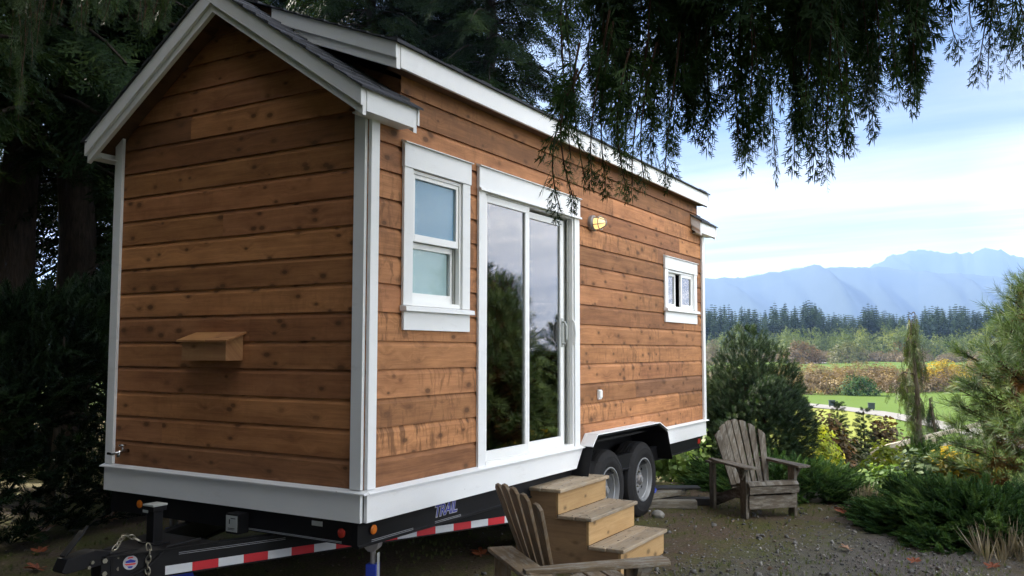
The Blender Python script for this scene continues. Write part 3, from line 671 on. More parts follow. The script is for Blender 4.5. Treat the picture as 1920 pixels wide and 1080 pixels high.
# ------------------------------------------------------------------ adirondack chairs
def adirondack(loc, rz, lab, mats, nsl, arms, seat_w=.56, top=.97, clip=False):
    mx, mz, my = mats; r = thing('adirondack_chair', lab, 'garden chair', loc, rz, 'weathered wooden garden chairs')
    h = seat_w/2
    for s in (-1, 1):
        q = MB(); q.box(-.10, s*(h+.01)-.018, 0, .02, s*(h+.01)+.018, .525 if s in arms else .34); q.build('leg', mz, r, bevel=.004)
        q = MB(); q.box(-.70, s*(h+.05)-.018, 0, -.60, s*(h+.05)+.018, .535 if s in arms else .50); q.build('leg', mz, r, bevel=.004)
        q = MB(); y = s*(h-.03); q.prism([(.03, .20), (.04, .36), (-.30, .275), (-.80, .10), (-.86, .0), (-.76, .0), (-.3, .17)], 1, y-.017, y+.017); q.build('seat_stringer', mx, r, bevel=.003)
        if s in arms:
            q = MB(); a0, a1 = s*(h-.045), s*(h+.115)
            q.prism([(.16, a0), (.17, (a0+a1)/2), (.14, a1), (-.45, s*(h+.10)), (-.72, s*(h+.06)), (-.72, s*(h-.0)), (-.5, s*(h-.02))], 2, .5265, .551); q.build('arm', mx, r, bevel=.004)
            q = MB(); q.prism([(-.04, .525), (.07, .525), (-.02, .40)], 1, s*(h+.03), s*(h+.055)); q.prism([(h*s+s*.029, .525), (h*s+s*.1, .525), (h*s+s*.029, .38)], 0, -.055, -.03); q.each('arm_bracket', mx, r)
    q = MB(); q.box(-.735, -h-.10, .50, -.575, h+.10, .5255); q.build('rear_crosspiece', my, r, bevel=.004)
    q = MB(); q.box(.021, -h+.0, .10, .043, h-.0, .235); q.build('front_apron', my, r, bevel=.003)
    pts = [(.065, .255), (.075, .335), (.03, .378), (-.05, .366), (-.135, .343), (-.22, .318), (-.305, .294)]
    for (xa, za), (xb2, zb2) in zip(pts[:-1], pts[1:]):
        q = MB(); d = np.array([xb2-xa, 0, zb2-za]); Ld = np.linalg.norm(d); d /= Ld
        u = d; nrm = np.array([-d[2], 0, d[0]]); nrm = nrm if nrm[2] > 0 or nrm[0] > .5 else -nrm
        Mx = np.stack([u, np.array([0, 1, 0]), np.cross(u, (0, 1, 0))], 1)
        q.box(.006, -h-.015, -.011, Ld-.006, h+.015, .011, M=Mx, t=(xa, 0, za)); q.build('seat_slat', my, r, bevel=.004)
    base = np.array([-.40, 0, .20]) if not clip else np.array([-.39, .23, .20]); tilt = R(24 if not clip else 17.6)
    up = np.array([-math.sin(tilt), 0, math.cos(tilt)]); nb = np.array([math.cos(tilt), 0, math.sin(tilt)])
    wt = .193 if clip else seat_w*1.16/nsl; wb = .095 if clip else seat_w*.82/nsl
    for k in range(nsl):
        c = k-(nsl-1)/2; hgt = (top-.2)/math.cos(tilt)-(.010 if clip else .018)*c*c
        y0, y1 = c*wb, c*wt; hw0, hw1 = wb/2-.006, (.072 if clip else wt/2-.007)
        if clip: prof = [(y0-hw0, 0), (y0+hw0, 0), (y1+hw1, hgt-.03), (y1+hw1*.45, hgt), (y1-hw1*.45, hgt), (y1-hw1, hgt-.03)]
        else: sk = -.018*c; prof = [(y0-hw0, 0), (y0+hw0, 0), (y1+hw1, hgt+sk*.6-.004), (y1, hgt+.006), (y1-hw1, hgt-sk*.6-.004)]
        t = .011; n = len(prof); cv = (.002 if clip else .006)*c*c; V = [base+np.array([0, a, 0])+up*b+nb*(s+cv*(.3+.7*b/hgt)) for s in (-t, t) for a, b in prof]
        q = MB(); q.solid(V, [tuple(range(n-1, -1, -1)), tuple(range(n, 2*n))]+[(i, (i+1) % n, n+(i+1) % n, n+i) for i in range(n)]); q.build('back_slat', mz, r, bevel=.003)
    return r
adirondack((1.16, 5.24, 0), R(-44), 'grey weathered garden chair facing the yard beside dark juniper, both arms whole', (M['chairX'], M['chairZ'], M['chairY']), 7, (-1, 1))
adirondack((1.36, .80, 0), R(48), 'brown mossy garden chair seen from behind, close to the wooden steps', (M['mossX'], M['mossZ'], M['mossY']), 5, (-1,), .56, .912, True)
# ================================================================== PLANTS
def quads(lst): V = np.array([p for q in lst for p in q], float); return V, np.arange(len(V)).reshape(-1, 4)
def blade(p, d, n, l, w):                       # narrow leaf quad from p along d, width across n
    p, d, n = np.array(p, float), np.array(d, float), np.array(n, float); d /= np.linalg.norm(d); n = n-d*(n@d); n /= np.linalg.norm(n)+1e-9
    return [p-n*w*.35, p+d*l*.45-n*w, p+d*l, p+d*l*.45+n*w]
def t_fir():                                    # flat fir spray, 1 long, along +x: twigs set with short needles
    r = random.Random(1); q = []
    for i in range(8):
        x = .08+.115*i
        for s in (-1, 1):
            l = .46*(1-.72*x)+.05; a = R(50)+r.uniform(-.12, .12); d = np.array([math.cos(a), s*math.sin(a), r.uniform(-.35, .1)]); p = np.array([x, 0, -.06*x*x]); nn = (-math.sin(a), s*math.cos(a), r.uniform(-.4, .4))
            q.append(blade(p, d, nn, l, .012)); m = max(3, int(l/.085))
            for k in range(m):
                pp = p+d*l*(k+.4)/m
                for s2 in (-1, 1): a2 = a*s+s2*R(38); q.append(blade(pp, (math.cos(a2), math.sin(a2), r.uniform(-.5, .3)), (-math.sin(a2), math.cos(a2), r.uniform(-.7, .7)), .125, .017))
    q.append(blade((0, 0, 0), (1, 0, -.05), (0, 1, 0), 1.05, .016)); return quads(q)
def t_cedar(w=.020, n=7):                       # scaly cedar spray, 1 long, hangs along -z: alternate twigs, each with short side twigs
    r = random.Random(2); q = []
    for k in range(3): q.append(blade((.02*math.sin(k*2), 0, -.33*k), (.05*math.cos(k), .03, -1), (1, .2*k, 0), .42, w*.8))
    for i in range(n):
        z = -.02-.86*i/n; s = 1 if i % 2 else -1; l = .46*(1-.66*(-z))+.06; a = R(34)+r.uniform(-.14, .14)
        d = np.array([s*math.sin(a), r.uniform(-.22, .22), -math.cos(a)]); q.append(blade((0, 0, z), d, (math.cos(a), .3, s*math.sin(a)), l, w))
        for j in range(3):
            t = .18+.27*j; p = np.array((0, 0, z))+d*l*t
            for s2 in (-1, 1):
                a2 = a*s+s2*R(30); d2 = (math.sin(a2), r.uniform(-.25, .25), -math.cos(a2)); q.append(blade(p, d2, (math.cos(a2), .3, math.sin(a2)), l*.42*(1.05-.6*t)+.06, w*.62))
    return quads(q)
def t_brush(n=40, l=.50, w=.030, ang=55):       # bottle-brush shoot, 1 long, along +z
    r = random.Random(3); q = [blade((0, 0, 0), (0, 0, 1), (1, 0, 0), 1.0, .03), blade((0, 0, 0), (0, 0, 1), (0, 1, 0), 1.0, .03)]
    for i in range(n):
        z = .1+.9*i/n; a = i*2.4; t = R(ang)*r.uniform(.7, 1.2)*(1.15-.5*z)
        d = (math.sin(t)*math.cos(a), math.sin(t)*math.sin(a), math.cos(t)); q.append(blade((0, 0, z), d, (-math.sin(a), math.cos(a), 0), l*r.uniform(.8, 1.1), w))
    return quads(q)
def t_tuft(n=30):                               # long needles fanning round a twig end, along +z
    r = random.Random(4); q = [blade((0, 0, -.2), (0, 0, 1), (1, 0, 0), .8, .03)]
    for i in range(n):
        a = i*2.4; t = R(18+50*r.random()); z = .5*r.random()
        d = (math.sin(t)*math.cos(a), math.sin(t)*math.sin(a), math.cos(t)-.1); q.append(blade((0, 0, z), d, (-math.sin(a), math.cos(a), 0), r.uniform(.6, 1.0), .016))
    return quads(q)
def t_juniper():                                # feathery plume, 1 long, along +x
    r = random.Random(5); q = []
    for i in range(12):
        x = .08*i; zc = .10*x*x
        for s in (-1, 1):
            a = R(36); l = .32*(1-.55*x); d = np.array([math.cos(a), s*math.sin(a), r.uniform(-.1, .3)]); q.append(blade((x, 0, zc), d, (0, r.uniform(.3, 1), r.uniform(-.8, .8)), l, .020))
            for k in (.35, .65):
                p = np.array([x, 0, zc])+d*l*k
                for s2 in (-1, 1): a2 = a*s+s2*.6; q.append(blade(p, (math.cos(a2), math.sin(a2), r.uniform(-.3, .5)), (0, .5, .8*s2), l*.42, .016))
        q.append(blade((x, 0, zc), (1, r.uniform(-.25, .25), r.uniform(.1, .5)), (0, 1, 0), .2, .018))
    return quads(q)
def t_leaves(n=9, w=.16, spread=.5):            # twig of broad leaves
    r = random.Random(6); q = []
    for i in range(n):
        p = np.array([r.gauss(0, spread*.5), r.gauss(0, spread*.5), r.random()*.9]); a = r.random()*6.28; d = (math.cos(a), math.sin(a), r.uniform(-.5, .6))
        q.append(blade(p, d, (-math.sin(a), math.cos(a), r.uniform(-.6, .6)), r.uniform(.28, .45), w))
    return quads(q)
T_CEDB = t_cedar(.026, 6); T_FIR, T_CED, T_BRUSH, T_TUFT, T_JUN, T_LEAF = t_fir(), t_cedar(), t_brush(), t_tuft(), t_juniper(), t_leaves()
T_STAR = t_leaves(6, .2, .35); T_GRASS = quads([blade((.03*math.cos(k*2.4), .03*math.sin(k*2.4), 0), (math.cos(k*2.4)*.35, math.sin(k*2.4)*.35, 1), (-math.sin(k*2.4), math.cos(k*2.4), 0), .6+.4*((k*7) % 5)/5, .022) for k in range(9)])
def frames(D, up=(0, 0, 1), roll=None):
    """rotation matrices taking +x to D (N,3), +z near up"""
    D = np.asarray(D, float); D = D/np.linalg.norm(D, axis=1, keepdims=True); up = np.broadcast_to(np.asarray(up, float), D.shape)
    Y = np.cross(up, D); nY = np.linalg.norm(Y, axis=1, keepdims=True); Y = np.where(nY < 1e-4, np.array([[0, 1.0, 0]]), Y/np.maximum(nY, 1e-4)); Z = np.cross(D, Y)
    if roll is not None: c, s = np.cos(roll)[:, None], np.sin(roll)[:, None]; Y, Z = Y*c+Z*s, Z*c-Y*s
    return np.stack([D, Y, Z], 2)
def framesz(D, roll):                           # takes +z to D
    A = frames(D, (0.31, .2, .93), roll); return np.stack([A[:, :, 2], A[:, :, 1]*-1, A[:, :, 0]], 2)
def sc_(Ms, s): return Ms*np.asarray(s)[:, None, None]

# ---- tall conifers: tapered trunk with limbs, crown of drooping sprays
def conifer(name, label, cat, h, rad, z0, nb, mat, seed, rt=.2, group=None, droop=.45, spr=1.0, per=13):
    g = np.random.default_rng(seed); t = thing(name, label, cat, (0, 0, 0), 0, group)
    q = MB(); q.tube([(.1*math.sin(k), .1*math.cos(2*k), h*k/10-.3) for k in range(11)], [rt*1.25*(1-.092*k)+.01 for k in range(11)], 12)
    im = IM(); P = []; Dr = []; S = []
    for i in range(nb):
        u = (i+g.random())/nb; z = z0+(h-z0)*u**.9; ln = rad*(1-u)**.75*g.uniform(.65, 1.1)+.35; a = i*2.4+g.uniform(-.3, .3)
        rise = .25*(u-.3); pts = []
        for k in range(7):
            s = k/6; pts.append((ln*s*math.cos(a), ln*s*math.sin(a), z+ln*(rise*s-droop*s*s)))
        q.tube(pts, [max(.012, rt*.22*(1-u)*(1-.85*k/6)+.008) for k in range(7)], 5, cap=False)
        pts = np.array(pts)
        n = max(5, int(per*ln/rad*1.15)+3)
        for k in range(n):
            s = .14+.86*(k+g.random())/n; f = s*6; j = min(int(f), 5); p = pts[j]+(pts[j+1]-pts[j])*(f-j); d = pts[j+1]-pts[j]; d /= np.linalg.norm(d)
            sd = 1 if k % 2 else -1; da = g.uniform(.3, 1.1)*sd*(1-.5*s); c, s_ = math.cos(da), math.sin(da)
            P.append(p+g.normal(0, .06, 3)); Dr.append((d[0]*c-d[1]*s_, d[0]*s_+d[1]*c, d[2]-g.uniform(.1, .75))); S.append(spr*g.uniform(.7, 1.25)*(1.15-.4*s))
    im.add(T_FIR, sc_(frames(np.array(Dr), roll=g.uniform(-.7, .7, len(P))), S), np.array(P))
    q.build('trunk', M['bark'], t, smooth=True); im.build('crown', mat, t); return t
FIR = conifer('conifer_tree', 'x', 'tree', 19, 4.4, 2.2, 130, M['fir'], 21, .27, 'tall dark conifers behind the house', spr=1.2, per=11)
FIRB = conifer('conifer_tree', 'x', 'tree', 22, 4.7, 5.6, 115, M['fir'], 22, .30, 'tall dark conifers behind the house', droop=.34, spr=1.25, per=10)
FIRC = conifer('conifer_tree', 'x', 'tree', 17, 4.0, .6, 140, M['fir'], 23, .24, 'tall dark conifers behind the house', droop=.35, spr=1.15, per=11)
def put(o, loc, rz, lab, s=1.0):
    o.location = tuple(map(float, loc)); o.rotation_euler[2] = rz; o.scale = (s, s, s); o['label'] = lab; return o
specs = [  # source, photo column, distance, turn, scale, label
 (FIRB, 18, 14.5, .3, .95, 'dark conifer at the far left with its trunk left of the bright sky gap'),
 (FIRB, 126, 15.0, 1.9, .95, 'dark conifer whose trunk stands right of the bright sky gap'),
 (FIRC, 262, 17.0, 2.6, 1.0, 'dark conifer just left of the gable eave, behind the house'),
 (FIR, 425, 40.0, .8, 1.5, 'dark conifer standing behind the left slope of the gable'),
 (FIR, 560, 36.0, 2.0, 1.35, 'dark conifer behind the ridge of the roof'),
 (FIR, 690, 28.0, 3.4, 1.1, 'conifer rising behind the front end of the dormer'),
 (FIRC, 800, 31.0, 4.4, 1.2, 'conifer rising behind the middle of the dormer roof'),
 (FIR, 915, 27.0, 5.3, 1.08, 'conifer at the right end of the dark trees, its limbs against bright sky')]
used = set()
for src, px, dd, rz, s, lab in specs:
    p = ground_at(px, dd, -.2)
    if id(src) in used: dup(src, p, rz, lab, s)
    else: used.add(id(src)); put(src, p, rz, lab, s)
for k, (x, y, s) in enumerate([(-9.5, -3.5, 1.0), (-7, -8.5, 1.0), (-1.0, -12.0, 1.05), (-13, -2.5, 1.0), (3.5, -12.5, .95), (-4.2, -9.5, .9), (-6.8, -5.5, .85), (7.5, -11, 1.0), (10.5, -7.5, .95), (1.5, -10.5, .8), (6.5, -9, .7)]):  # unseen conifers added to block sky light and keep the gable dark
    o = dup((FIR, FIRC, FIRB)[k % 3], (x, y, -.2), k*1.7, 'tall dark conifer added out of view behind or left of the camera to shade the gable', s); o['group'] = 'added conifers outside the view'

# ---- dark hedge at the left
def hedge():
    t = thing('hedge', 'dark dense evergreen hedge left of the house under the conifers', 'hedge', (0, 0, 0)); im = IM(); g = np.random.default_rng(31); q = MB()
    a, b = np.array([-5.05, -2.6]), np.array([-5.6, 8.5]); N = 6500
    s = g.random(N); th = g.uniform(-.5, PI+.3, N); rr = .75+.25*g.random(N)**.4
    hh = 2.05+.28*np.sin(s*19)+.15*np.sin(s*43+1); wd = .95+.12*np.sin(s*31)
    base = a+(b-a)*s[:, None]; P = np.stack([base[:, 0]+np.cos(th)*wd*rr, base[:, 1]+g.normal(0, .1, N), .15+np.maximum(0, np.sin(th))**.6*hh*rr], 1)
    P[:, 2] = np.where(np.sin(th) < .45, .02+g.random(N)*hh*.85, P[:, 2])
    D = np.stack([np.cos(th)+g.normal(0, .3, N), g.normal(0, .6, N), .35+np.sin(th)*.5+g.normal(0, .35, N)], 1)
    im.add(T_JUN, sc_(frames(D, roll=g.uniform(-1, 1, N)), g.uniform(.26, .44, N)), P)
    for k in range(16):
        p = a+(b-a)*(k+.5)/16; q.tube([(p[0], p[1], -.1), (p[0]+.1, p[1], 1.0), (p[0], p[1]+.1, 1.9)], [.05, .035, .01], 6)
    q.build('stem', M['stem'], t); im.build('foliage', M['hedge'], t)
hedge()

# ---- overhanging cedar: trunk out of the frame to the right, limbs across the top, lacy hanging sprays
def overhang():
    t = thing('cedar_tree', 'overhanging cedar bough with dark drooping sprays across the top right', 'tree', (7.0, -3.0, -.1)); B = np.array([7.0, -3.0, -.1])
    q = MB(); q.tube([(0, 0, 0), (.05, .02, 3), (-.05, .05, 7), (0, 0, 12)], [.36, .29, .22, .04], 14)
    g = np.random.default_rng(41); im = IM(); tw = MB()
    for (pts) in [[(0, 0, 4.6), at(1900, -120, 5.6)-B, at(1600, -130, 5.0)-B, at(1250, -150, 4.6)-B, at(1020, -170, 4.6)-B],
                  [(0, 0, 4.2), at(1950, -60, 4.9)-B, at(1800, -40, 4.6)-B, at(1740, -30, 4.4)-B],
                  [(0, 0, 5.4), at(1800, -260, 5.8)-B, at(1450, -240, 5.4)-B, at(1130, -230, 5.2)-B],
                  [(0, 0, 6), (1.5, -1.5, 6.2), (3, -2.5, 5.4)], [(0, 0, 7), (1, 2, 7), (2, 3.6, 6.2)], [(0, 0, 8), (-1.8, 1, 8.4), (-3, 1.5, 7.6)]]:
        q.tube(pts, [.09]+[.05]*(len(pts)-2)+[.02], 8)
    env = [(1030, 60), (1050, 215), (1075, 215), (1092, 150), (1110, 170), (1150, 250), (1185, 330), (1215, 300), (1240, 310), (1262, 265), (1300, 240), (1340, 270), (1365, 270), (1400, 300), (1440, 325), (1475, 340), (1500, 270), (1530, 310), (1555, 330), (1575, 270), (1600, 240), (1622, 230), (1645, 250), (1672, 190), (1700, 165), (1718, 195), (1745, 170), (1752, 95), (1762, 30)]
    ex, ey = np.array(env).T; ey = ey-16; P = []; D = []; S = []; rn = []
    def strand(px, py0, py1, dd, sway, dens=1.0, size=.25):
        a = at(px+sway*.6, py0, dd); b = at(px, py1, dd); n = 7; pts = []
        for k in range(n+1):
            s = k/n; p = a+(b-a)*s; p = p+_r*(.03*math.sin(3.1*s+px))+_r*(-sway*.0006*dd)*(s-s*s)*2; pts.append(p-B)
        tw.tube(pts, [.006*(1-.75*k/n)+.0012 for k in range(n+1)], 4, cap=False)
        Lg = np.linalg.norm(b-a); m = max(4, int(Lg/.066*dens)); tint = g.random()
        for k in range(m):
            s = (k+g.random())/m; f = s*n; j = min(int(f), n-1); p = pts[j]+(pts[j+1]-pts[j])*(f-j)
            sd = 1 if k % 2 else -1; az = g.uniform(0, 2*PI); lean = g.uniform(.35, 1.05)*(1.0-.62*s)
            side = _r*math.cos(az)+(-_f)*math.sin(az)*.8
            P.append(p); D.append(side*lean+np.array([0, 0, -1.0])); S.append(size*g.uniform(.65, 1.25)*(1.25-.72*s)); rn.append(tint*.6+g.random()*.3)
        P.append(pts[-1]+np.array([0, 0, .05])); D.append(np.array([0, 0, -1.0])+g.normal(0, .05, 3)); S.append(size*.75); rn.append(tint*.6)
    cs = np.linspace(1112, 1742, 18)+g.uniform(-14, 14, 18)
    for ci, c0_ in enumerate(cs):           # clumps that hang to a point
        e = np.interp(c0_, ex, ey); dd0 = g.uniform(4.35, 5.2)
        for k in range(5):
            o_ = 0 if k == 0 else g.normal(0, 17); py1 = e*(1.0 if k == 0 else g.uniform(.70, .97))-abs(o_)*1.6
            strand(c0_+o_, -150+g.uniform(-60, 40), py1, dd0+g.normal(0, .07), g.uniform(-30, 30), .95 if c0_ < 1640 else .75)
    for k in range(34):                     # thick upper mass
        px = g.uniform(1110, 1660); e = np.interp(px, ex, ey); strand(px, -180, min(e, 235)*g.uniform(.25, .8), g.uniform(4.5, 5.7), g.uniform(-60, 60), 1.0, .27)
    for px, p0, p1, dd, sw in [(1072, -150, 205, 4.7, 10), (1060, -140, 300, 4.55, 20), (1058, 120, 392, 4.4, 50), (1085, 80, 330, 4.45, 20), (1120, 20, 330, 4.5, 20), (1195, 60, 350, 4.6, 20), (1066, 130, 372, 4.4, 45), (1140, 40, 345, 4.55, 10), (1172, 90, 352, 4.5, 20), (1215, 80, 335, 4.6, 15), (1258, 60, 335, 4.6, 10)]: strand(px, p0, p1, dd, sw, 1.15, .19)
    for px, p0, p1, dd, sw in [(1800, -90, 88, 4.5, 40), (1822, -90, 60, 4.5, 60), (1842, -90, 138, 4.4, -10), (1862, -100, 130, 4.4, -20), (1885, -90, 120, 4.4, -60), (1908, -90, 95, 4.3, -50), (1780, -120, 30, 4.6, 20), (1870, -60, 60, 4.5, -20), (1900, -60, 60, 4.4, -40)]: strand(px, p0, p1, dd, sw, .85, .20)
    Mz = framesz(-np.array(D), g.uniform(-PI, PI, len(D)))
    im.add(T_CEDB, sc_(Mz, S), np.array(P), rn)
    up = IM(); N = 700; a = g.random(N)*6.28; z = 4.5+7.5*g.random(N); rr = (3.6*(1-(z-4.5)/8.5))*g.random(N)**.5
    up.add(T_FIR, sc_(frames(np.stack([np.cos(a), np.sin(a), -.8+g.normal(0, .2, N)], 1)), g.uniform(.5, .9, N)), np.stack([rr*np.cos(a)+1.2, rr*np.sin(a)+.3, z], 1))
    q.build('trunk', M['bark'], t, smooth=True); tw.build('twigs', M['twig'], t); im.build('hanging_sprays', M['cedar_frond'], t); up.build('crown', M['cedar_frond'], t)
overhang()
def left_sprays():
    B = np.array([-7.4, -1.6, 0]); t = thing('cedar_tree', 'cedar at the upper left with pale green hanging spray tips', 'tree', B); g = np.random.default_rng(43); q = MB(); im = IM(); tw = MB()
    q.tube([(0, 0, -.1), (.03, 0, 4), (0, .05, 9), (0, 0, 14)], [.3, .25, .17, .03], 12); P = []; D = []; S = []; rn = []
    for pts in ([(0, 0, 5.2), at(-150, -60, 6.6)-B, at(40, -55, 6.2)-B, at(300, -70, 6.0)-B], [(0, 0, 4.4), at(-120, 60, 7.5)-B, at(30, 70, 7)-B]): q.tube(pts, [.07]+[.04]*(len(pts)-2)+[.012], 7)
    for k in range(46):
        px = g.uniform(-60, 330); e = np.interp(px, [-60, 0, 25, 40, 60, 90, 130, 200, 240, 290, 330], [330, 300, 235, 225, 120, 60, 70, 40, 55, 62, 10])*(1-.6*g.random()**1.6); dd = g.uniform(6.0, 7.4); sw = g.uniform(-30, 30)
        a = at(px+sw, -90, dd)-B; b = at(px, e, dd)-B; tw.tube([a, (a+b)/2+np.array([.02, .02, 0]), b], [.006, .004, .0015], 4, cap=False); m = int(np.linalg.norm(b-a)/.06)+2; tint = g.random()
        for i in range(m):
            s = (i+g.random())/m; az = g.random()*6.28; P.append(a+(b-a)*s); D.append((.55*math.cos(az)*(1-.5*s), .55*math.sin(az)*(1-.5*s), -1)); S.append(.19*g.uniform(.6, 1.1)*(1.15-.6*s)); rn.append(tint*.5+.3*g.random())
    im.add(T_CED, sc_(framesz(-np.array(D), g.uniform(-PI, PI, len(D))), S), np.array(P), rn)
    N = 900; a = g.random(N)*6.28; z = 4.3+9*g.random(N); rr = (3.4*(1-(z-4.3)/10))*g.random(N)**.5; up = IM()
    up.add(T_FIR, sc_(frames(np.stack([np.cos(a), np.sin(a), -.7+g.normal(0, .2, N)], 1)), g.uniform(.6, 1.0, N)), np.stack([rr*np.cos(a), rr*np.sin(a), z], 1))
    q.build('trunk', M['bark'], t, smooth=True); tw.build('twigs', M['twig'], t); im.build('hanging_sprays', M['cedar_light'], t); up.build('crown', M['fir'], t)
left_sprays()

# ---- yard plants
def blobpts(g, N, rx, ry, rz, lumps=0.18, fill=.35, low=0.0):
    """points near the surface of an uneven mound, with outward directions"""
    d = g.normal(0, 1, (N, 3)); d[:, 2] = np.abs(d[:, 2])-low; d /= np.linalg.norm(d, axis=1, keepdims=True)
    ph = g.random(6)*6.28; k = g.uniform(2.2, 5, (6, 3))*g.choice([-1, 1], (6, 3)); lum = sum(np.sin(d@k[i]*1.3+ph[i]) for i in range(6))/6
    r = (1+lumps*lum*2)*(1-fill*g.random(N)**2)
    return d*r[:, None]*np.array([rx, ry, rz]), d
def bush(name, lab, cat, loc, rx, ry, rz, T, mat, N, size, up=.5, zdir=False, lumps=.2, fill=.4, seed=0, stem='stem', group=None, rz0=0.0, flat=.7, jit=.28, dome=1.0):
    g = np.random.default_rng(seed+100); t = thing(name, lab, cat, loc, 0, group)
    P, d = blobpts(g, N, rx, ry, rz, lumps, fill); P[:, :2] *= (1+(dome-1)*np.clip(P[:, 2]/rz, 0, 1)**.7)[:, None]; P[:, 2] += rz0
    D = d*np.array([1, 1, flat])+np.array([0, 0, up])+g.normal(0, jit, (N, 3))*np.array([1, 1, max(.4, flat)])
    A = framesz(D, g.uniform(-PI, PI, N)) if zdir else frames(D, roll=g.uniform(-.8, .8, N))
    im = IM(); im.add(T, sc_(A, size*g.uniform(.65, 1.25, N)), P); q = MB()
    for k in range(9):
        a = k*2.4; e = np.array([rx*.7*math.cos(a), ry*.7*math.sin(a), rz*.75+rz0]); q.tube([(0, 0, -.1), e*.5+np.array([0, 0, rz*.12]), e], [.03*rz+.008, .018*rz+.004, .003], 5, cap=False)
    q.build('stems', M[stem], t); im.build('foliage', mat if not isinstance(mat, str) else M[mat], t); return t
bush('mugo_pine', 'large rounded dark green mugo pine behind the grey garden chair', 'shrub', ground_at(1405, 12.6, -.02),   .60, .62, 1.76, T_BRUSH, 'mugo', 6000, .105, .35, True, .13, .4, 1, 'twig', rz0=.06, jit=.45, dome=1.8)
bush('creeping_juniper', 'low spreading juniper in front of the mugo pine, behind the grey chair', 'shrub', ground_at(1462, 11.1, -.05), 1.15, .72, .34, T_JUN, 'juniper', 2600, .21, .10, False, .26, .5, 2, 'twig', flat=.25)
bush('creeping_juniper', 'wide low dark juniper mound at the lower right edge of the yard', 'shrub', ground_at(1815, 8.6, -.05), 1.0, .92, .40, T_JUN, 'juniper', 4200, .21, .10, False, .30, .5, 3, 'twig', flat=.25)
bush('leafy_shrub', 'bright green leafy shrub seen under the trailer end, beside the chair back', 'shrub', ground_at(1285, 12.6, -.05), .55, .5, .62, T_LEAF, 'green', 420, .22, .3, True, .2, .6, 4, 'stem')
bush('leafy_shrub', 'bright green leafy plant behind the left edge of the mugo pine', 'shrub', ground_at(1335, 14.2, -.1), .6, .5, .8, T_LEAF, 'green', 360, .22, .3, True, .2, .6, 5, 'stem')
bush('autumn_shrub', 'yellow autumn shrub below the end post of the rail', 'shrub', ground_at(1662, 11.6, -.05), .36, .34, .46, T_STAR, 'lime', 360, .16, .4, True, .25, .7, 6, 'stem')
bush('autumn_shrub', 'yellow orange rounded shrub beside the right hand pine', 'shrub', ground_at(1790, 11.0, -.05), .42, .38, .42, T_STAR, 'yellow', 420, .18, .4, True, .15, .6, 7, 'stem')
bush('leafy_shrub', 'silvery grey green plant between the two yellow shrubs', 'shrub', ground_at(1726, 10.9, -.05), .36, .32, .40, T_LEAF, 'greyleaf', 260, .17, .5, True, .2, .6, 8, 'stem')
bush('leafy_shrub', 'yellow green leafy plant at the left foot of the dark juniper mound', 'shrub', ground_at(1655, 10.6, -.05), .36, .3, .30, T_LEAF, 'green', 210, .16, .5, True, .2, .6, 9, 'stem')
bush('leafy_shrub', 'sunlit low green groundcover behind the juniper mound, at right edge', 'shrub', ground_at(1915, 10.0, -.05), .5, .5, .24, T_LEAF, 'green', 330, .14, .4, True, .2, .6, 10, 'stem')
bush('russet_shrub', 'russet and olive shrub below the golf path, right of the mugo pine', 'shrub', ground_at(1540, 17.0, -.75), .48, .5, 1.10, T_LEAF, 'russet', 420, .26, .6, True, .25, .6, 11, 'twig')
bush('russet_shrub', 'small reddish shrub left of the weeping cedar', 'shrub', ground_at(1648, 18.0, -.9), .36, .3, 1.15, T_LEAF, 'russet', 260, .24, .7, True, .25, .6, 12, 'twig')
bush('olive_shrub', 'olive green undergrowth bush between the russet shrubs', 'shrub', ground_at(1592, 17.5, -1.0), .75, .5, .85, T_LEAF, 'olive', 420, .24, .6, True, .25, .6, 13, 'twig')
bush('olive_shrub', 'olive bush behind the juniper, at the right foot of the mugo pine', 'shrub', ground_at(1516, 14.0, -.2), .42, .4, .62, T_LEAF, 'lime', 220, .2, .5, True, .2, .6, 14, 'twig')
bush('dark_shrub', 'dark evergreen shrub at the foot of the weeping cedar', 'shrub', ground_at(1745, 13.4, -.25), .5, .4, .45, T_JUN, 'juniper', 500, .20, .4, False, .2, .5, 15, 'twig')
def spruce(loc, h, r, lab, seed):
    t = thing('spruce_sapling', lab, 'sapling', loc, 0, 'spruce saplings below the path'); g = np.random.default_rng(seed); q = MB(); q.tube([(0, 0, -.1), (0, 0, h*.98)], [.018, .004], 6); P = []; D = []; S = []
    for k in range(150):
        u = g.random(); a = g.random()*6.28; ln = r*(1-u)+.04; s = g.random()**.6; P.append((ln*s*math.cos(a), ln*s*math.sin(a), h*(.1+.9*u)-ln*s*.1)); D.append((math.cos(a), math.sin(a), .25)); S.append(.16*(1-.4*u))
    im = IM(); im.add(T_BRUSH, sc_(framesz(np.array(D), g.random(150)*6), S), np.array(P)); q.build('trunk', M['twig'], t); im.build('crown', M['mugo'], t)
spruce(ground_at(1568, 17.0, -.9), 1.65, .30, 'thin spruce sapling in the undergrowth, nearer the mugo pine', 61)
spruce(ground_at(1616, 17.4, -1.0), 1.62, .28, 'thin spruce sapling in the undergrowth, nearer the weeping cedar', 62)
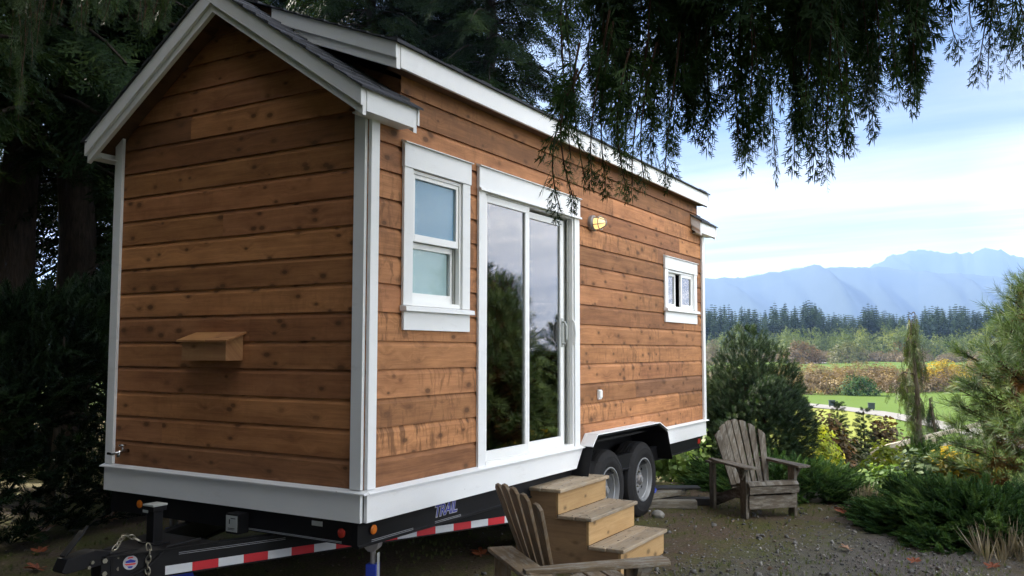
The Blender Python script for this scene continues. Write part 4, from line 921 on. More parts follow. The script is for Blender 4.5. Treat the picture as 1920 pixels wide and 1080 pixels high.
def weeping(name, lab, loc, h, r, seed, arm=None, mat='weeping', ns=120, fs=.2):
    t = thing(name, lab, 'tree', loc); g = np.random.default_rng(seed); q = MB(); im = IM(); P = []; D = []; S = []
    trunk = [np.array([.05*math.sin(4*s), .04*math.cos(5*s), h*s]) for s in np.linspace(0, 1, 12)]; q.tube([p-np.array([0, 0, .1*(i == 0)]) for i, p in enumerate(trunk)], [.055*(1-.9*i/11)+.006 for i in range(12)], 8)
    def hang(p0, L, dens=1):
        p1 = p0+np.array([g.normal(0, .04), g.normal(0, .04), -L]); q.tube([p0, p1], [.004, .0015], 4, cap=False); m = max(3, int(L/.055*dens))
        for i in range(m):
            s = (i+g.random())/m; a = g.random()*6.28; P.append(p0+(p1-p0)*s); D.append((.35*math.cos(a), .35*math.sin(a), -1)); S.append(fs*g.uniform(.6, 1.1)*(1.1-.45*s))
    for k in range(ns):
        u = g.random()**.8; z = h*(.10+.93*(1-u*.98)); a = g.random()*6.28; ro = r*(.25+.75*math.sin(PI*min(1, .12+.95*u)))*g.uniform(.3, 1.25)
        p0 = np.array([ro*math.cos(a), ro*math.sin(a), z]); q.tube([np.array([0, 0, z+.02]), p0*np.array([.6, .6, 1])+np.array([0, 0, .04]), p0], [.008, .006, .003], 4, cap=False); hang(p0, min(z-.05, g.uniform(.25, .6)))
    for (dx, z, ln) in (arm or []):
        b = _r*dx; pts = [np.array([0, 0, z]), b*.5+np.array([0, 0, z+.03]), b+np.array([0, 0, z-.12])]; q.tube(pts, [.016, .01, .004], 5)
        for s in np.linspace(.25, 1, 9): hang(pts[0]+(pts[2]-pts[0])*s+g.normal(0, .02, 3), ln*(1.25-.8*s)*g.uniform(.7, 1.1))
    im.add(T_CED, sc_(framesz(-np.array(D), g.uniform(-PI, PI, len(D))), S), np.array(P)); q.build('trunk', M['stem'], t); im.build('crown', M[mat], t); return t
weeping('weeping_cedar', 'slim weeping cedar with drooping side arms, in front of the green fairway', ground_at(1712, 13.6, -.15), 2.42, .17, 71, [(-.34, 1.55, .42), (-.30, .55, .36), (.17, 1.85, .40), (-.12, 2.1, .3), (.13, 1.2, .4), (.12, .7, .4)], ns=84, fs=.165)
weeping('weeping_cedar', 'tiny dark columnar weeping conifer right of the tall weeping cedar', ground_at(1744, 15.5, -.3), 1.22, .10, 72, None, 'mugo', 50, .13)

# ---- right hand pine with long needles: whorled limbs, green tufts outside, brown needles inside
def pine(lab, loc, h, rad, seed, nb=46):
    t = thing('white_pine', lab, 'tree', loc); g = np.random.default_rng(seed); q = MB(); q.tube([(0, 0, -.15), (.03, 0, h*.5), (0, .02, h)], [.075, .05, .008], 9)
    G_, DD, SS = [], [], []; Bp, Bd, Bs = [], [], []
    for i in range(nb):
        u = (i+.5)/nb; z = h*(.10+.86*u); a = i*2.4+g.uniform(-.3, .3); ln = rad*(1-u)**.6*g.uniform(.75, 1.1)+.12; el = .25+.6*u; dirv = np.array([math.cos(a), math.sin(a), el]); p0 = np.array([0, 0, z-ln*.15])
        pts = [p0, p0+dirv*ln*.5-np.array([0, 0, .04]), p0+dirv*ln]; q.tube(pts, [.022*(1-u)+.007, .012, .005], 5, cap=False); n = int(12+40*ln/rad)
        for k in range(n):
            s = .2+.8*(k+g.random())/n; p = p0+dirv*ln*s-np.array([0, 0, .04])*(1-abs(2*s-1)); az = g.random()*6.28; off = np.array([math.cos(az), math.sin(az), g.uniform(-.2, .6)]); e = p+off*g.uniform(.06, .24)*(1.2-.6*s)
            if s > .48 or g.random() < .25: q.tube([p, e], [.005, .003], 4, cap=False); G_.append(e); DD.append(off*.7+dirv*.8+np.array([0, 0, .25])); SS.append(g.uniform(.12, .21))
            if s < .62: Bp.append(p+off*.05); Bd.append(off+dirv*.3-np.array([0, 0, .4])); Bs.append(g.uniform(.09, .16))
    G_.append(np.array([0, 0, h])); DD.append(np.array([0, 0, 1.0])); SS.append(.2)
    im = IM(); im.add(T_TUFT, sc_(framesz(np.array(DD), g.random(len(DD))*6), SS), np.array(G_)); im2 = IM(); im2.add(T_TUFT, sc_(framesz(np.array(Bd), g.random(len(Bd))*6), Bs), np.array(Bp))
    q.build('trunk', M['twig'], t); im.build('crown', M['pine'], t); im2.build('brown_inner_needles', M['pine_dead'], t); return t
pine('bushy long needled pine with brown inner needles at the right edge', ground_at(1968, 10.0, -.1), 2.68, 1.10, 81, 84)
PN = pine('bushy pine standing outside the photo on the right, reflected in the glass door', (6.5, 12.2, -.2), 3.6, 1.5, 82, 60)
for x, y, s in ((8.6, 11.6, .9), (9.4, 15.5, 1.25), (5.2, 13.4, .8), (11.5, 14.0, 1.1)): dup(PN, (x, y, -.3), x, 'bushy pine standing outside the photo on the right, reflected in the glass door', s)
for o in bpy.data.objects:
    if o.get('label', '').startswith('bushy pine standing outside'): o['group'] = 'pines outside the view'
bush('autumn_shrub', 'yellow shrub outside the photo on the right, reflected in the glass door', 'shrub', (4.3, 8.6, 0), .6, .6, .9, T_STAR, 'yellow', 420, .22, .4, True, .2, .6, 16)

# ---- dry grasses, grass, litter, gravel
def scatter_grass(name, cx, cy, rx, ry, N, mat, h, seed, zf=None):
    g = np.random.default_rng(seed); a = g.random(N)*6.28; r = np.sqrt(g.random(N)); x, y = cx+rx*r*np.cos(a), cy+ry*r*np.sin(a); z = np.array([zf(i, j) for i, j in zip(x, y)]) if zf else np.zeros(N)
    im = IM(); A = np.stack([rotz(t)@rotx(g.normal(0, .25)) for t in g.random(N)*6.28]); im.add(T_GRASS, sc_(A, h*g.uniform(.5, 1.2, N)), np.stack([x, y, z-.01], 1)); return tag(im.build(name, M[mat]), kind='stuff')
def terrain_z(x, y):
    d = np.hypot(x-CAM[0], y-CAM[1]); az = np.arctan2(x-CAM[0], y-CAM[1]); e = 12.8+.9*np.sin(az*3)
    drop = np.clip((d-e)/46, 0, 1); drop = np.where(d > e, drop, 0); left = np.clip((-x-4-0.12*y)/10, 0, 1)*np.clip((60-d)/30, 0, 1)
    return np.clip((d-140)/260, 0, 1)*3.0-(1-left)*(4.6*(1-(1-drop)**1.9))+.012*np.sin(x*2.1)*np.cos(y*1.7)*np.clip((16-d)/10, 0, 1)*np.clip(d/3, 0, 1)
p = ground_at(1592, 15.4); scatter_grass('dry_grass', p[0], p[1], .5, .35, 260, 'drygrass', .45, 91, terrain_z)
p = ground_at(1895, 7.4); scatter_grass('dry_grass', p[0], p[1], .30, .34, 26, 'drygrass', .34, 92)
p = ground_at(1612, 10.0); scatter_grass('dry_grass', p[0], p[1], .12, .3, 60, 'drygrass', .26, 93)
g = np.random.default_rng(95)
def yard_pts(N, dmin=4.2, dmax=15, p0=-200, p1=2100):
    d = dmin*(dmax/dmin)**g.random(N); px = g.uniform(p0, p1, N); P = np.array([ground_at(a, b) for a, b in zip(px, d)]); return P
N = 9500; P = yard_pts(N); A = np.stack([rotz(a)@rotx(b) for a, b in zip(g.random(N)*6.28, g.normal(0, .5, N))]); P[:, 2] = .006
T_CHIP = quads([blade((0, 0, 0), (1, .1, .05), (0, 1, .3), 1, .22), blade((.3, 0, 0), (.5, 1, .1), (1, -.3, .2), .6, .16)])
im = IM(); im.add(T_CHIP, sc_(A,   .010+.045*g.random(N)**3.5), P); tag(im.build('leaf_litter', M['litter']), kind='stuff')
cubeV = np.array([(x, y, z) for x in (-1, 1) for y in (-1, 1) for z in (-.6, .6)], float); cubeV[::3] *= .7
T_PEB = (cubeV, np.array([(0, 1, 3, 2), (4, 6, 7, 5), (0, 4, 5, 1), (2, 3, 7, 6), (0, 2, 6, 4), (1, 5, 7, 3)]))
N = 19000; P = yard_pts(N, 4.0, 12, 850, 2000); keep = (np.abs((P[:, 0]-1.9)*.75-(P[:, 1]-2.2)*.25+.25*np.sin(P[:, 1]*2)) < .9+.5*g.random(N)**2) | (g.random(N) < .16); P = P[keep]; N = len(P); P[:, 2] = .003
A = np.stack([rotz(a)@rotx(b) for a, b in zip(g.random(N)*6.28, g.random(N)*6.28)]); im = IM(); im.add(T_PEB, sc_(A, .0035+.0075*g.random(N)**3), P); 
Q = yard_pts(700, 4.2, 11, 880, 2000); Q[:, 2] = .006; A = np.stack([rotz(a)@rotx(b) for a, b in zip(g.random(700)*6.28, g.random(700)*6.28)]); im.add(T_PEB, sc_(A, .009+.016*g.random(700)**2), Q)
tag(im.build('gravel', M['pebble']), kind='stuff')
N = 12000; P = yard_pts(N, 4.2, 13); nn = np.sin(P[:, 0]*1.7+.6)*np.sin(P[:, 1]*1.3+1)+.5*np.sin(P[:, 0]*4.1)*np.cos(P[:, 1]*3.7); P = P[((nn > .12) & (g.random(N) < .8)) | (g.random(N) < .10)]; N = len(P)
A = np.stack([rotz(t) for t in g.random(N)*6.28]); im = IM(); im.add(T_GRASS, sc_(A, .022+.045*g.random(N)), P)
Q = yard_pts(1500, 4.2, 12); m = np.sin(Q[:, 0]*2.3+1)*np.sin(Q[:, 1]*1.9+.4) > .35; Q = Q[m]; A = np.stack([rotz(t) for t in g.random(len(Q))*6.28]); im.add(T_GRASS, sc_(A, .06+.07*g.random(len(Q))**2), Q); tag(im.build('grass', M['grass']), kind='stuff')
N = 46; stp = [(.25, -.08, .633), (.525, .26, .429), (.80, .54, .214)]; P = []
for k in range(N): x1, x0, z = stp[k % 3]; P.append((g.uniform(x0, x1-.02), 2.15+g.uniform(.03, .94), z))
im = IM(); im.add(T_CHIP, sc_(np.stack([rotz(a) for a in g.random(N)*6.28]), .012+.028*g.random(N)**2), np.array(P)); tag(im.build('leaf_litter', M['litter']), kind='stuff')
# big fallen maple leaves, each its own
def maple(loc, s, rz, mat, lab, tilt=.15):
    q = MB(); pts = []
    for k in range(5):
        a = R(-110+55*k)+PI/2; ln = (.7, .95, 1.1, .95, .7)[k]
        pts += [(.36*math.cos(a-R(26)), .36*math.sin(a-R(26))), (.8*ln*math.cos(a-R(10)), .8*ln*math.sin(a-R(10))), (ln*math.cos(a), ln*math.sin(a)), (.8*ln*math.cos(a+R(11)), .8*ln*math.sin(a+R(11)))]
    zz = lambda x, y: .22*abs(x)+.15*math.sin(3*y+x*2)+.2*max(0, math.hypot(x, y)-.6)
    for i in range(len(pts)-1): q.poly([(0, 0, 0), (*pts[i], zz(*pts[i])), (*pts[i+1], zz(*pts[i+1]))], 0, .5)
    q.tube([(0, 0, 0), (0, -.35, .05), (.06, -.7, .12)], [.022, .016, .02], 5)
    o = q.build('maple_leaf', M[mat], None, loc); o.rotation_euler = (tilt, -tilt*.6, rz); o.scale = (s,)*3; md = o.modifiers.new('thick', 'SOLIDIFY'); md.thickness = .012; tag(o, lab, 'fallen leaf', 'fallen maple leaves')
for px, py, s, rz, mt, lab in [(84, 1000, .15, .5, 'brownleaf', 'brown fallen leaf at the far left, near the hedge foot'), (212, 978, .16, 2, 'brownleaf', 'pale brown curled leaf above the coupler, left of the jack post'), (75, 1040, .12, 1, 'redleaf', 'reddish brown leaf left of the coupler'), (70, 1072, .13, 3, 'redleaf', 'reddish leaf at the bottom left edge below the coupler'), (1583, 962, .15, 1.2, 'redleaf', 'red orange maple leaf between the chair and the juniper mound'), (1590, 1032, .10, 2.2, 'brownleaf', 'pale brown leaf on the gravel left of the juniper mound'), (1716, 1056, .09, .4, 'redleaf', 'small red leaf under the front of the juniper mound'), (902, 1043, .13, 1.7, 'redleaf', 'rust coloured leaf under the trailer left of the near chair'), (1862, 1066, .10, .2, 'redleaf', 'reddish leaf among the dry grass at the bottom right')]:
    d = (CAM[2])/(((py-540)/F_PX)*math.cos(PITCH)-math.sin(PITCH)); p = at(px, py, d); maple((p[0], p[1], .02), s*.8, rz, mt, lab)
q = MB(); q.lathe([(-.05, .001), (-.045, .05), (0, .075), (.035, .05), (.05, .001)], 2, (0, 0, .03), 7); o = q.build('stone', M['stone'], None, (.13, 4.62, 0), bevel=.012); o.scale = (1.1, .8, 1); tag(o, 'small grey stone on the ground against the rear tyre', 'stone')
q = MB(); q.lathe([(-.08, .001), (-.07, .12), (0, .17), (.07, .11), (.10, .001)], 2, (0, 0, .03), 9); p = ground_at(1518, 10.35); o = q.build('stone', M['stone'], None, tuple(p), bevel=.02); tag(o, 'dark rounded stone under the juniper right of the grey chair', 'stone')

# ---- rail below the weeping cedar
rl = thing('wooden_rail', 'bleached wooden rail on posts behind the yellow shrub', 'rail', ground_at(1636, 13.8, -.2)); B = np.array(rl.location)
a, b = at(1634, 845, 13.8)-B, at(1850, 792, 15.6)-B
q = MB(); q.bar(a, b, .05, .075); q.build('rail', M['wood_rail'], rl, bevel=.006); q = MB(); dn = np.array([0, 0, -.2]); q.bar(a+dn, b+dn, .04, .05); q.build('rail', M['wood_rail'], rl, bevel=.004)
for s in (.01, .5, .98):
    q = MB(); p = a+(b-a)*s; q.box(p[0]-.035, p[1]+.03, -.2, p[0]+.035, p[1]+.09, p[2]+.035); q.build('post', M['wood_rail'], rl, bevel=.005)

# ================================================================== GROUND AND VALLEY
def ground_mesh():
    na, radii = 240, np.concatenate([[.6], np.geomspace(1.2, 60, 74), np.geomspace(66, 8200, 50)]); th = np.linspace(0, 2*PI, na, endpoint=False)
    X = CAM[0]+np.outer(radii, np.sin(th)); Y = CAM[1]+np.outer(radii, np.cos(th)); Z = terrain_z(X, Y); V = np.stack([X, Y, Z], 2).reshape(-1, 3)
    i, j = np.meshgrid(np.arange(len(radii)-1), np.arange(na), indexing='ij'); j2 = (j+1) % na; Fq = np.stack([i*na+j, (i+1)*na+j, (i+1)*na+j2, i*na+j2], 2).reshape(-1, 4)[:, ::-1]
    me = bpy.data.meshes.new('ground'); c = len(V); V = np.concatenate([V, [[CAM[0], CAM[1], 0]]])
    faces = [tuple(f) for f in Fq.tolist()]+[(c, (k+1) % na, k) for k in range(na)]; me.from_pydata(V.tolist(), [], faces)
    me.polygons.foreach_set('use_smooth', [True]*len(faces)); me.update(); o = bpy.data.objects.new('ground', me); col.objects.link(o); return o
def ground_mat():
    G_ = G('yard_and_valley_ground'); v = G_.pos(); n1 = G_.noise(v, .9, 6, .65); n2 = G_.noise(v, 7, 6, .7); n3 = G_.noise(v, 45, 4, .75); n4 = G_.noise(v, 160, 2, .6)
    dirt = G_.mix(G_.ramp(n3, (.3, 0.0), (.7, 1.0)), (.036, .025, .016), (.145, .105, .070))
    sp = G_.ramp(n4, (.56, 0.0), (.7, 1.0)); dirt = G_.mix(G_.math('MULTIPLY', sp, .5), dirt, (.22, .19, .16))
    grs = G_.mix(G_.ramp(n3, (.3, 0.0), (.75, 1.0)), (.038, .048, .010), (.13, .125, .038))
    grav = G_.mix(G_.ramp(n4, (.35, 0.0), (.65, 1.0)), (.035, .034, .033), (.20, .19, .175))
    c = G_.mix(G_.ramp(G_.math('ADD', G_.math('MULTIPLY', n1, .7), G_.math('MULTIPLY', n2, .3)), (.44, 0.0), (.58, 1.0)), dirt, grs)
    s = G_.n('SeparateXYZ', Vector=v).outputs; lane = G_.math('ABSOLUTE', G_.math('ADD', G_.math('MULTIPLY', G_.math('SUBTRACT', s[0], 1.9), .75), G_.math('MULTIPLY', G_.math('SUBTRACT', s[1], 2.2), -.25)))
    lf = G_.ramp(G_.math('ADD', lane, G_.math('MULTIPLY', G_.math('SUBTRACT', n2, .5), 1.6)), (.25, .85), (.95, 0.0)); c = G_.mix(G_.math('MULTIPLY', lf, .8), c, grav)
    dist = G_.n('VectorMath', {'operation': 'DISTANCE'}, i0=v, i1=tuple(CAM)).outputs['Value']
    slope = G_.mix(G_.noise(v, .5, 5, .7), (.09, .075, .035), (.15, .13, .05)); far = G_.mix(G_.noise(v, .03, 4, .6), (.07, .11, .02), (.11, .155, .03))
    c = G_.mix(G_.math('SMOOTH_MIN', 1.0, G_.math('MAXIMUM', 0.0, G_.math('DIVIDE', G_.math('SUBTRACT', dist, 12.5), 2.5)), 0.05), c, slope)
    c = G_.mix(G_.n('MapRange', Value=dist, i1=38.0, i2=52.0).outputs[0], c, far)
    h = G_.math('ADD', G_.math('MULTIPLY', n3, .7), G_.math('MULTIPLY', n4, .5))
    return G_.end(G_.pbsdf(c, .95, G_.bump(h, .9, .02), .12))
go = ground_mesh(); go.data.materials.append(ground_mat()); tag(go, kind='structure')
DS = np.geomspace(30, 1500, 900)
def floor_at(px, py):                          # where the ray of a photo pixel meets the valley floor
    P = CAM+(_f+_r*(px-960)/F_PX-_u*(py-540)/F_PX)*DS[:, None]; e = P[:, 2]-terrain_z(P[:, 0], P[:, 1]); k = int(np.argmax(e < 0)) if (e < 0).any() else len(DS)-1
    t = e[k-1]/(e[k-1]-e[k]+1e-9); return P[k-1]+(P[k]-P[k-1])*t
def drape(name, top, bot, mat, lift, rows=6):  # sheet lying on the valley floor between two outlines
    (tx, ty), (bx, by) = np.array(top).T, np.array(bot).T; px = np.arange(max(tx[0], bx[0]), min(tx[-1], bx[-1])+1, 20.0); V = []
    for r_ in range(rows):
        s = r_/(rows-1)
        for x in px: p = floor_at(x, np.interp(x, tx, ty)*(1-s)+np.interp(x, bx, by)*s); V.append((p[0], p[1], float(terrain_z(p[0], p[1]))+lift))
    n = len(px); q = MB(); q.solid(V, [(a*n+b, (a+1)*n+b, (a+1)*n+b+1, a*n+b+1) for a in range(rows-1) for b in range(n-1)], 0, .5); o = q.build(name, mat); return tag(o, kind='structure')
def turf(name, a, b, sc0):
    G_ = G(name); v = G_.pos(); n = G_.noise(v, sc0, 5, .6); n2 = G_.noise(v, sc0*14, 3, .6); return G_.end(G_.pbsdf(G_.mix(G_.math('ADD', G_.math('MULTIPLY', n, .7), G_.math('MULTIPLY', n2, .3)), a, b), .9, None, .15))
M['fairway'] = turf('fairway_turf', (.062, .108, .013), (.095, .148, .02), .06); M['rough'] = turf('pale_rough_turf', (.15, .18, .03), (.24, .25, .05), .09); M['path'] = simple('pale_cart_path', (.20, .19, .175), .9, var=.08)
drape('fairway', [(900, 748), (1340, 744), (1500, 741), (1700, 737), (1800, 733), (2300, 733)], [(900, 775), (1340, 775), (1560, 790), (1700, 822), (1880, 850), (2300, 875)], M['fairway'], .06)
drape('rough_grass', [(900, 757), (1340, 762), (1510, 766), (1575, 771), (1690, 788)], [(900, 880), (1340, 880), (1500, 900), (1690, 858)], M['rough'], .10)
drape('cart_path', [(900, 751), (1340, 756), (1512, 758), (1580, 764), (1660, 774), (1740, 787), (1800, 799), (1900, 822), (2100, 868)], [(900, 759), (1340, 764), (1510, 765), (1575, 771), (1660, 784), (1735, 801), (1800, 816), (1900, 842), (2100, 890)], M['path'], .15)
drape('far_fairway', [(900, 683), (1300, 681), (1560, 678), (1680, 679), (1780, 672), (2000, 668)], [(900, 702), (1300, 700), (1600, 694), (1820, 690), (2000, 684)], M['fairway'], .08)
drape('sand_bunker', [(1470, 680.5), (1500, 679.6), (1520, 679.5), (1560, 680.5)], [(1470, 681.5), (1500, 682.3), (1530, 682.4), (1560, 681.2)], M['path'], .16, 3)
M['teebox'] = simple('dark_green_box_paint', (.02, .035, .03), .6)
def tee(px, py, lab):
    p = floor_at(px, py); t = thing('tee_box', lab, 'box', (p[0], p[1], p[2]), .3, 'dark boxes beside the cart path')
    q = MB(); q.box(-.32, -.25, .30, .32, .25, .86); q.box(-.36, -.29, .86, .36, .29, .93); q.build('box', M['teebox'], t, bevel=.03); q = MB()
    for s in (-1, 1): q.box(s*.22-.04, -.04, 0, s*.22+.04, .04, .3)
    q.build('post', M['teebox'], t)
tee(1560, 766, 'small dark green box beside the path, nearer the mugo pine'); tee(1634, 772, 'small dark green box beside the path, nearer the weeping cedar')

# ---- thickets and woods of the valley
def clump(im, g, x, y, z, rx, rz, n, size, T=T_STAR, upd=.5, tint=None):
    P, d = blobpts(g, n, rx, rx, rz, .16, .3); D = d+np.array([0, 0, upd]); A = framesz(D, g.uniform(-PI, PI, n)); im.add(T, sc_(A, size*g.uniform(.6, 1.3, n)), P+np.array([x, y, z]), None if tint is None else np.clip(tint+g.normal(0, .15, n), 0, 1))
g = np.random.default_rng(201); im = IM()
for k in range(120):                             # near thicket belt between the two fairways
    px = g.uniform(1150, 2050); py = g.uniform(718, 741) if px < 1800 else g.uniform(712, 730); p = floor_at(px, py); clump(im, g, p[0], p[1], p[2]-.2, g.uniform(2.0, 3.4), g.uniform(2.6, 4.2)*(1-.25*(py > 735)), 130, g.uniform(.55, .8), T_LEAF, .8, g.random())
tag(im.build('thicket', M['thicket']), kind='stuff')
def farbush(name, lab, px, py, w_px, h_px, mat, seed, n=420, sz=.055):
    p = floor_at(px, py); d = (p-CAM)@_f; t = thing(name, lab, 'shrub', p); g = np.random.default_rng(seed); im = IM(); r = w_px*d/F_PX/2; h = h_px*d/F_PX
    clump(im, g, 0, 0, 0, r, h, n, r*.16+.35, T_LEAF, .6); q = MB(); q.tube([(0, 0, -.5), (0, 0, h*.7)], [r*.06, r*.02], 6); q.build('stems', M['stem'], t); im.build('foliage', M[mat], t)
farbush('dark_bush', 'dark green bush in front of the brown thicket, above the path', 1612, 742, 62, 32, 'juniper', 301, 300)
farbush('gold_bush', 'golden bush at the right end of the brown thicket', 1770, 730, 90, 45, 'yellow', 302, 360)
farbush('olive_bush', 'rounded olive bush standing before the far shrubs', 1590, 681, 62, 34, 'olive', 303, 500)
farbush('orange_tree', 'small orange tree among the grey shrubs behind the far fairway', 1687, 676, 24, 36, 'orange', 304, 300)
farbush('mauve_bush', 'pinkish brown bush left of the far olive bush', 1506, 682, 74, 36, 'russet', 305, 500)
farbush('mauve_bush', 'tan rounded bush beyond the left edge of the mugo pine', 1336, 686, 34, 46, 'mauve', 306, 400)
g = np.random.default_rng(202); im = IM(); im2 = IM()
for k in range(200):                             # alder belt beyond the far fairway
    px = g.uniform(1240, 2000); py = g.uniform(671.5, 676.5); p = floor_at(px, py); d = (p-CAM)@_f; top = np.interp(px, [1240, 1330, 1380, 1420, 1460, 1500, 1560, 1600, 1650, 1700, 1740, 1800, 1850, 2000], [640, 640, 612, 640, 622, 620, 622, 618, 622, 618, 632, 628, 622, 620])+g.uniform(-6, 12); h = (py-top)*d/F_PX
    clump(im, g, p[0], p[1], p[2], g.uniform(2.6, 4.6), max(h, 3), 150, g.uniform(.85, 1.25), T_STAR, .6, g.random())
for k in range(110):
    px = g.uniform(1240, 2000); py = g.uniform(677, 680); p = floor_at(px, py); clump(im2, g, p[0], p[1], p[2], g.uniform(2, 3.4), g.uniform(2.0, 4.2), 110, g.uniform(.7, 1.0), T_LEAF, .8, g.random())
tag(im.build('alder_wood', M['alder']), kind='stuff'); tag(im2.build('bare_shrubs', M['mauve']), kind='stuff')
g = np.random.default_rng(203); im = IM()
def t_spire():                                   # one far conifer, 1 tall: tiers of drooping limbs
    r = random.Random(9); q = []
    for k in range(22):
        u = k/22; z = .12+.86*u
        for j in range(6):
            a = j*1.05+k*.7; ln = .23*(1-u)**.8*r.uniform(.7, 1.15)+.012; q.append(blade((0, 0, z), (math.cos(a), math.sin(a), -.35), (-math.sin(a), math.cos(a), r.uniform(-.6, .6)), ln,   r.uniform(.03, .06)*(1.1-u)+.008))
    q.append(blade((0, 0, 0), (0, 0, 1), (1, 0, 0), 1, .012)); return quads(q)
T_SPIRE = t_spire(); P = []; S = []
for k in range(600):
    px = g.uniform(1200, 2100); d = g.uniform(385, 500); top = np.interp(px, [1200, 1330, 1420, 1540, 1570, 1650, 1690, 1720, 1850, 2100], [574, 571, 572, 571, 582, 576, 584, 578, 568, 571])+abs(g.normal(0, 9))+5*math.sin(px*.045)+4*math.sin(px*.11+1)+(0 if k % 5 else -g.uniform(2, 11)); p = at(px, 657, d)
    hz = 1.76+(657-top)*d/F_PX+2.2; P.append((p[0], p[1], -2.2)); S.append(hz)
for k in range(520):
    px = g.uniform(1200, 2100); d = g.uniform(375, 460); p = at(px, 657, d); P.append((p[0], p[1], -2.2)); S.append(1.76+(657-g.uniform(588, 612))*d/F_PX+2.2)
A = np.stack([rotz(a) for a in g.random(len(P))*6.28]); im.add(T_SPIRE, sc_(A, S), np.array(P)); tag(im.build('conifer_forest', M['far_fir']), kind='stuff')

# ---- mountains
def ridge(name, crest, d, depth, seed, mat, jag=1.5):
    g = np.random.default_rng(seed); px = np.arange(1050, 2700, 6.0); cx, cy = np.array(crest).T; top = np.interp(px, cx, cy); ph = g.random(8)*6.28
    top += sum(jag/(k+1)**.8*np.sin(px*.035*(k+1)**1.3+ph[k]) for k in range(8)); rows = 26; V = []
    for r_ in range(rows):
        s = r_/(rows-1); dd = d-depth*(1-s)
        for i, x in enumerate(px):
            p = at(x, 657, dd); H = (1.76+(657-top[i])*d/F_PX); rough = sum(.22/(k+1)*math.sin(x*.021*(k+1.3)+ph[k]*2+s*(4+k*2)) for k in range(5))*(1-s)*s*4
            V.append((p[0], p[1], -6+(H+6)*max(0, s**.85+rough*.55)))
    n = len(px); f = [(a*n+b, a*n+b+1, (a+1)*n+b+1, (a+1)*n+b) for a in range(rows-1) for b in range(n-1)]
    last = (rows-1)*n; k0 = len(V)
    for i, x in enumerate(px): p = at(x, 657, d+depth*.8); V.append((p[0], p[1], -6))
    f += [(last+b, last+b+1, k0+b+1, k0+b) for b in range(n-1)]
    me = bpy.data.meshes.new(name); me.from_pydata(V, [], f); me.polygons.foreach_set('use_smooth', [True]*len(f)); me.materials.append(mat); me.update(); o = bpy.data.objects.new(name, me); col.objects.link(o); tag(o, kind='structure')
M['hill'] = turf('wooded_hillside', (.012, .026, .02), (.05, .065, .05), .006)
ridge('hills', [(1050, 535), (1325, 521), (1400, 518), (1440, 512), (1500, 505), (1545, 498), (1600, 499), (1660, 501), (1760, 508), (1900, 520), (2100, 530), (2700, 520)], 4600, 1400, 1, M['hill'])
ridge('mountain', [(1050, 560), (1500, 540), (1610, 508), (1640, 497), (1662, 488), (1672, 478), (1706, 475), (1742, 464), (1770, 471), (1812, 470), (1822, 467), (1830, 470), (1855, 466), (1880, 467), (1905, 477), (1960, 490), (2100, 480), (2300, 500), (2700, 520)], 6000, 1200, 2, M['hill'], 2.6)
ridge('mountain', [(1050, 540), (1380, 522), (1450, 510), (1490, 501), (1520, 501), (1545, 510), (1700, 540), (2700, 560)], 7000, 800, 3, M['hill'])

# ---- haze: even air around everything
me = bpy.data.meshes.new('haze'); b0, b1 = (-9200, -9200, -8.5), (9200, 9200, 860)
vv = [(x, y, z) for x in (b0[0], b1[0]) for y in (b0[1], b1[1]) for z in (b0[2], b1[2])]; me.from_pydata(vv, [], [(0, 1, 3, 2), (4, 6, 7, 5), (0, 4, 5, 1), (2, 3, 7, 6), (0, 2, 6, 4), (1, 5, 7, 3)]); me.update()
hz = bpy.data.objects.new('haze', me); col.objects.link(hz); tag(hz, kind='stuff')
hm = bpy.data.materials.new('haze_air'); hm.use_nodes = True; nt = hm.node_tree; nt.nodes.clear(); o_ = nt.nodes.new('ShaderNodeOutputMaterial'); pv = nt.nodes.new('ShaderNodeVolumePrincipled')
HAZE = .00016
pv.inputs['Color'].default_value = (.36, .56, 1.0, 1); pv.inputs['Density'].default_value = HAZE; pv.inputs['Anisotropy'].default_value = .25; nt.links.new(pv.outputs[0], o_.inputs['Volume']); me.materials.append(hm)

# ================================================================== SKY, SUN
SUN_EL, SUN_AZ = R(36), (-.985, .173)           # direction towards the sun on the ground plane
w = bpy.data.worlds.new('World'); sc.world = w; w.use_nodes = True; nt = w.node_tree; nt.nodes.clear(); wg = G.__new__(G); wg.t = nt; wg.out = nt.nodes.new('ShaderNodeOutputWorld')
sky = wg.n('TexSky'); sky.sky_type = 'NISHITA'; sky.sun_disc = False; sky.sun_elevation = SUN_EL; sky.sun_rotation = math.atan2(SUN_AZ[0], SUN_AZ[1]); sky.air_density = 1.0; sky.dust_density = .6; sky.ozone_density = 1.5
dv = wg.n('TexCoord').outputs['Generated']; s = wg.n('SeparateXYZ', Vector=dv).outputs; zc = wg.math('MAXIMUM', s[2], 0.0)
den = wg.math('ADD', zc, .10); cp_ = wg.n('CombineXYZ', X=wg.math('DIVIDE', s[0], den), Y=wg.math('DIVIDE', s[1], den), Z=0.0).outputs[0]
cm = wg.map(cp_, (.42, 1.15, 1), (3.1, 1.7, 0), (0, 0, R(28)))
n1 = wg.noise(cm, 1.1, 7, .62, .6); n2 = wg.noise(cm, .45, 3, .5)
cl = wg.math('ADD', wg.math('MULTIPLY', n1, .6), wg.math('MULTIPLY', n2, .5))
FILL_CLOUD = 16.0  # radiance of the added out-of-view bank that lights the side wall
thin = wg.noise(wg.map(cp_, (.33, 1.25, 1), (5.3, .4, 0), (0, 0, R(33))), 1.0, 7, .6, .5)
skc = wg.mix(1.0, sky.outputs[0], (.265, .290, .345), 'MULTIPLY')
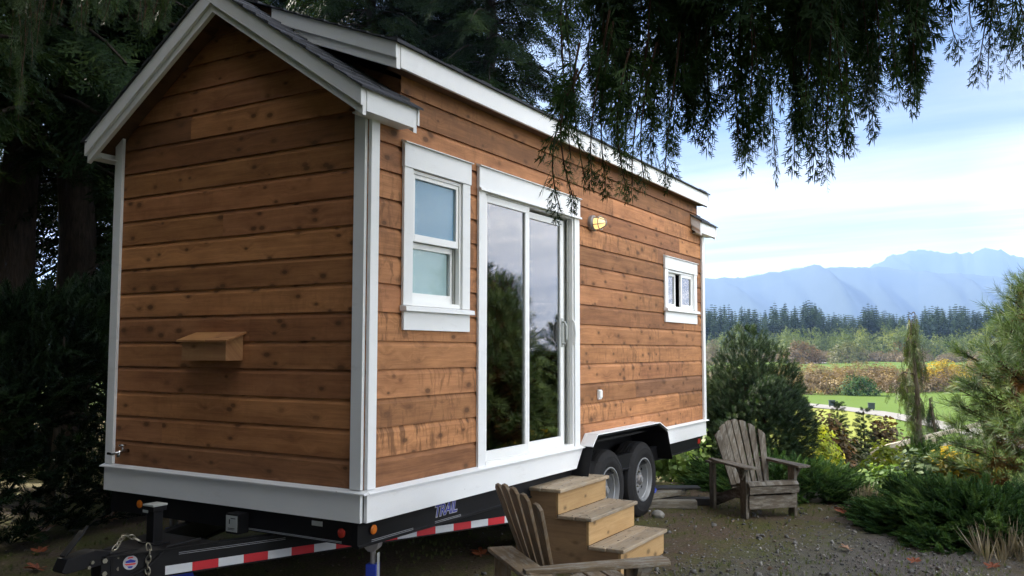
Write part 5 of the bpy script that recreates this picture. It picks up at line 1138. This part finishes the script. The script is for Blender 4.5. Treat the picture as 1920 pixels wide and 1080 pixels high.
skc = wg.mix(wg.math('MULTIPLY', wg.ramp(thin, (.42, 0.0), (.64, 1.0)), .75), skc, (2.05, 2.15, 2.2))          # thin cirrus streaks
bank = wg.math('ADD', wg.ramp(s[2], (.0, .50), (.13, .45), (.185, .29), (.25, .10), (.33, .02), (.5, .0), (.9, .12)), wg.n('MapRange', i0=s[0], i1=.10, i2=.62, i3=0.0, i4=.34).outputs[0])   # low cloud bank, plus an unseen one off right added to light the house
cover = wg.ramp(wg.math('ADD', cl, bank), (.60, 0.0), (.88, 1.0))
ccol = wg.mix(wg.n('MapRange', i0=s[0], i1=-.05, i2=.6).outputs[0], (2.75, 2.72, 2.66), (FILL_CLOUD, FILL_CLOUD*.99, FILL_CLOUD*.97))
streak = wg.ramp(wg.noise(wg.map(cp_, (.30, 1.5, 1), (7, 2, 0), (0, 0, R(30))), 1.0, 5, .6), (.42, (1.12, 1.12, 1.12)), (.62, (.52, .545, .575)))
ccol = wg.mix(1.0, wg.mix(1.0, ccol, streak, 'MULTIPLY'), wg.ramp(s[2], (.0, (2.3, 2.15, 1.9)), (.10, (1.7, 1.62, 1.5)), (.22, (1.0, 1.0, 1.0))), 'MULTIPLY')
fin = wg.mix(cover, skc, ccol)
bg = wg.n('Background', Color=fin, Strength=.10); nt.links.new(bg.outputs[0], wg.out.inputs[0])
sl = bpy.data.lights.new('sun', 'SUN'); sl.energy = 4.9; sl.angle = R(.6); sl.color = (1.0, .93, .82); so = bpy.data.objects.new('sun', sl); col.objects.link(so)
dvec = Vector((SUN_AZ[0]*math.cos(SUN_EL), SUN_AZ[1]*math.cos(SUN_EL), math.sin(SUN_EL))); so.rotation_euler = dvec.to_track_quat('Z', 'Y').to_euler(); so.location = (-20, 10, 30)

vs = sc.view_settings; sc.display_settings.display_device = 'sRGB'; vs.view_transform = 'Standard'; vs.look = 'None'; vs.gamma = 1.0; vs.exposure = 1.9; vs.use_curve_mapping = False
cy = sc.cycles; cy.max_bounces = 6; cy.diffuse_bounces = 3; cy.glossy_bounces = 3; cy.transmission_bounces = 4; cy.transparent_max_bounces = 8; cy.volume_bounces = 0
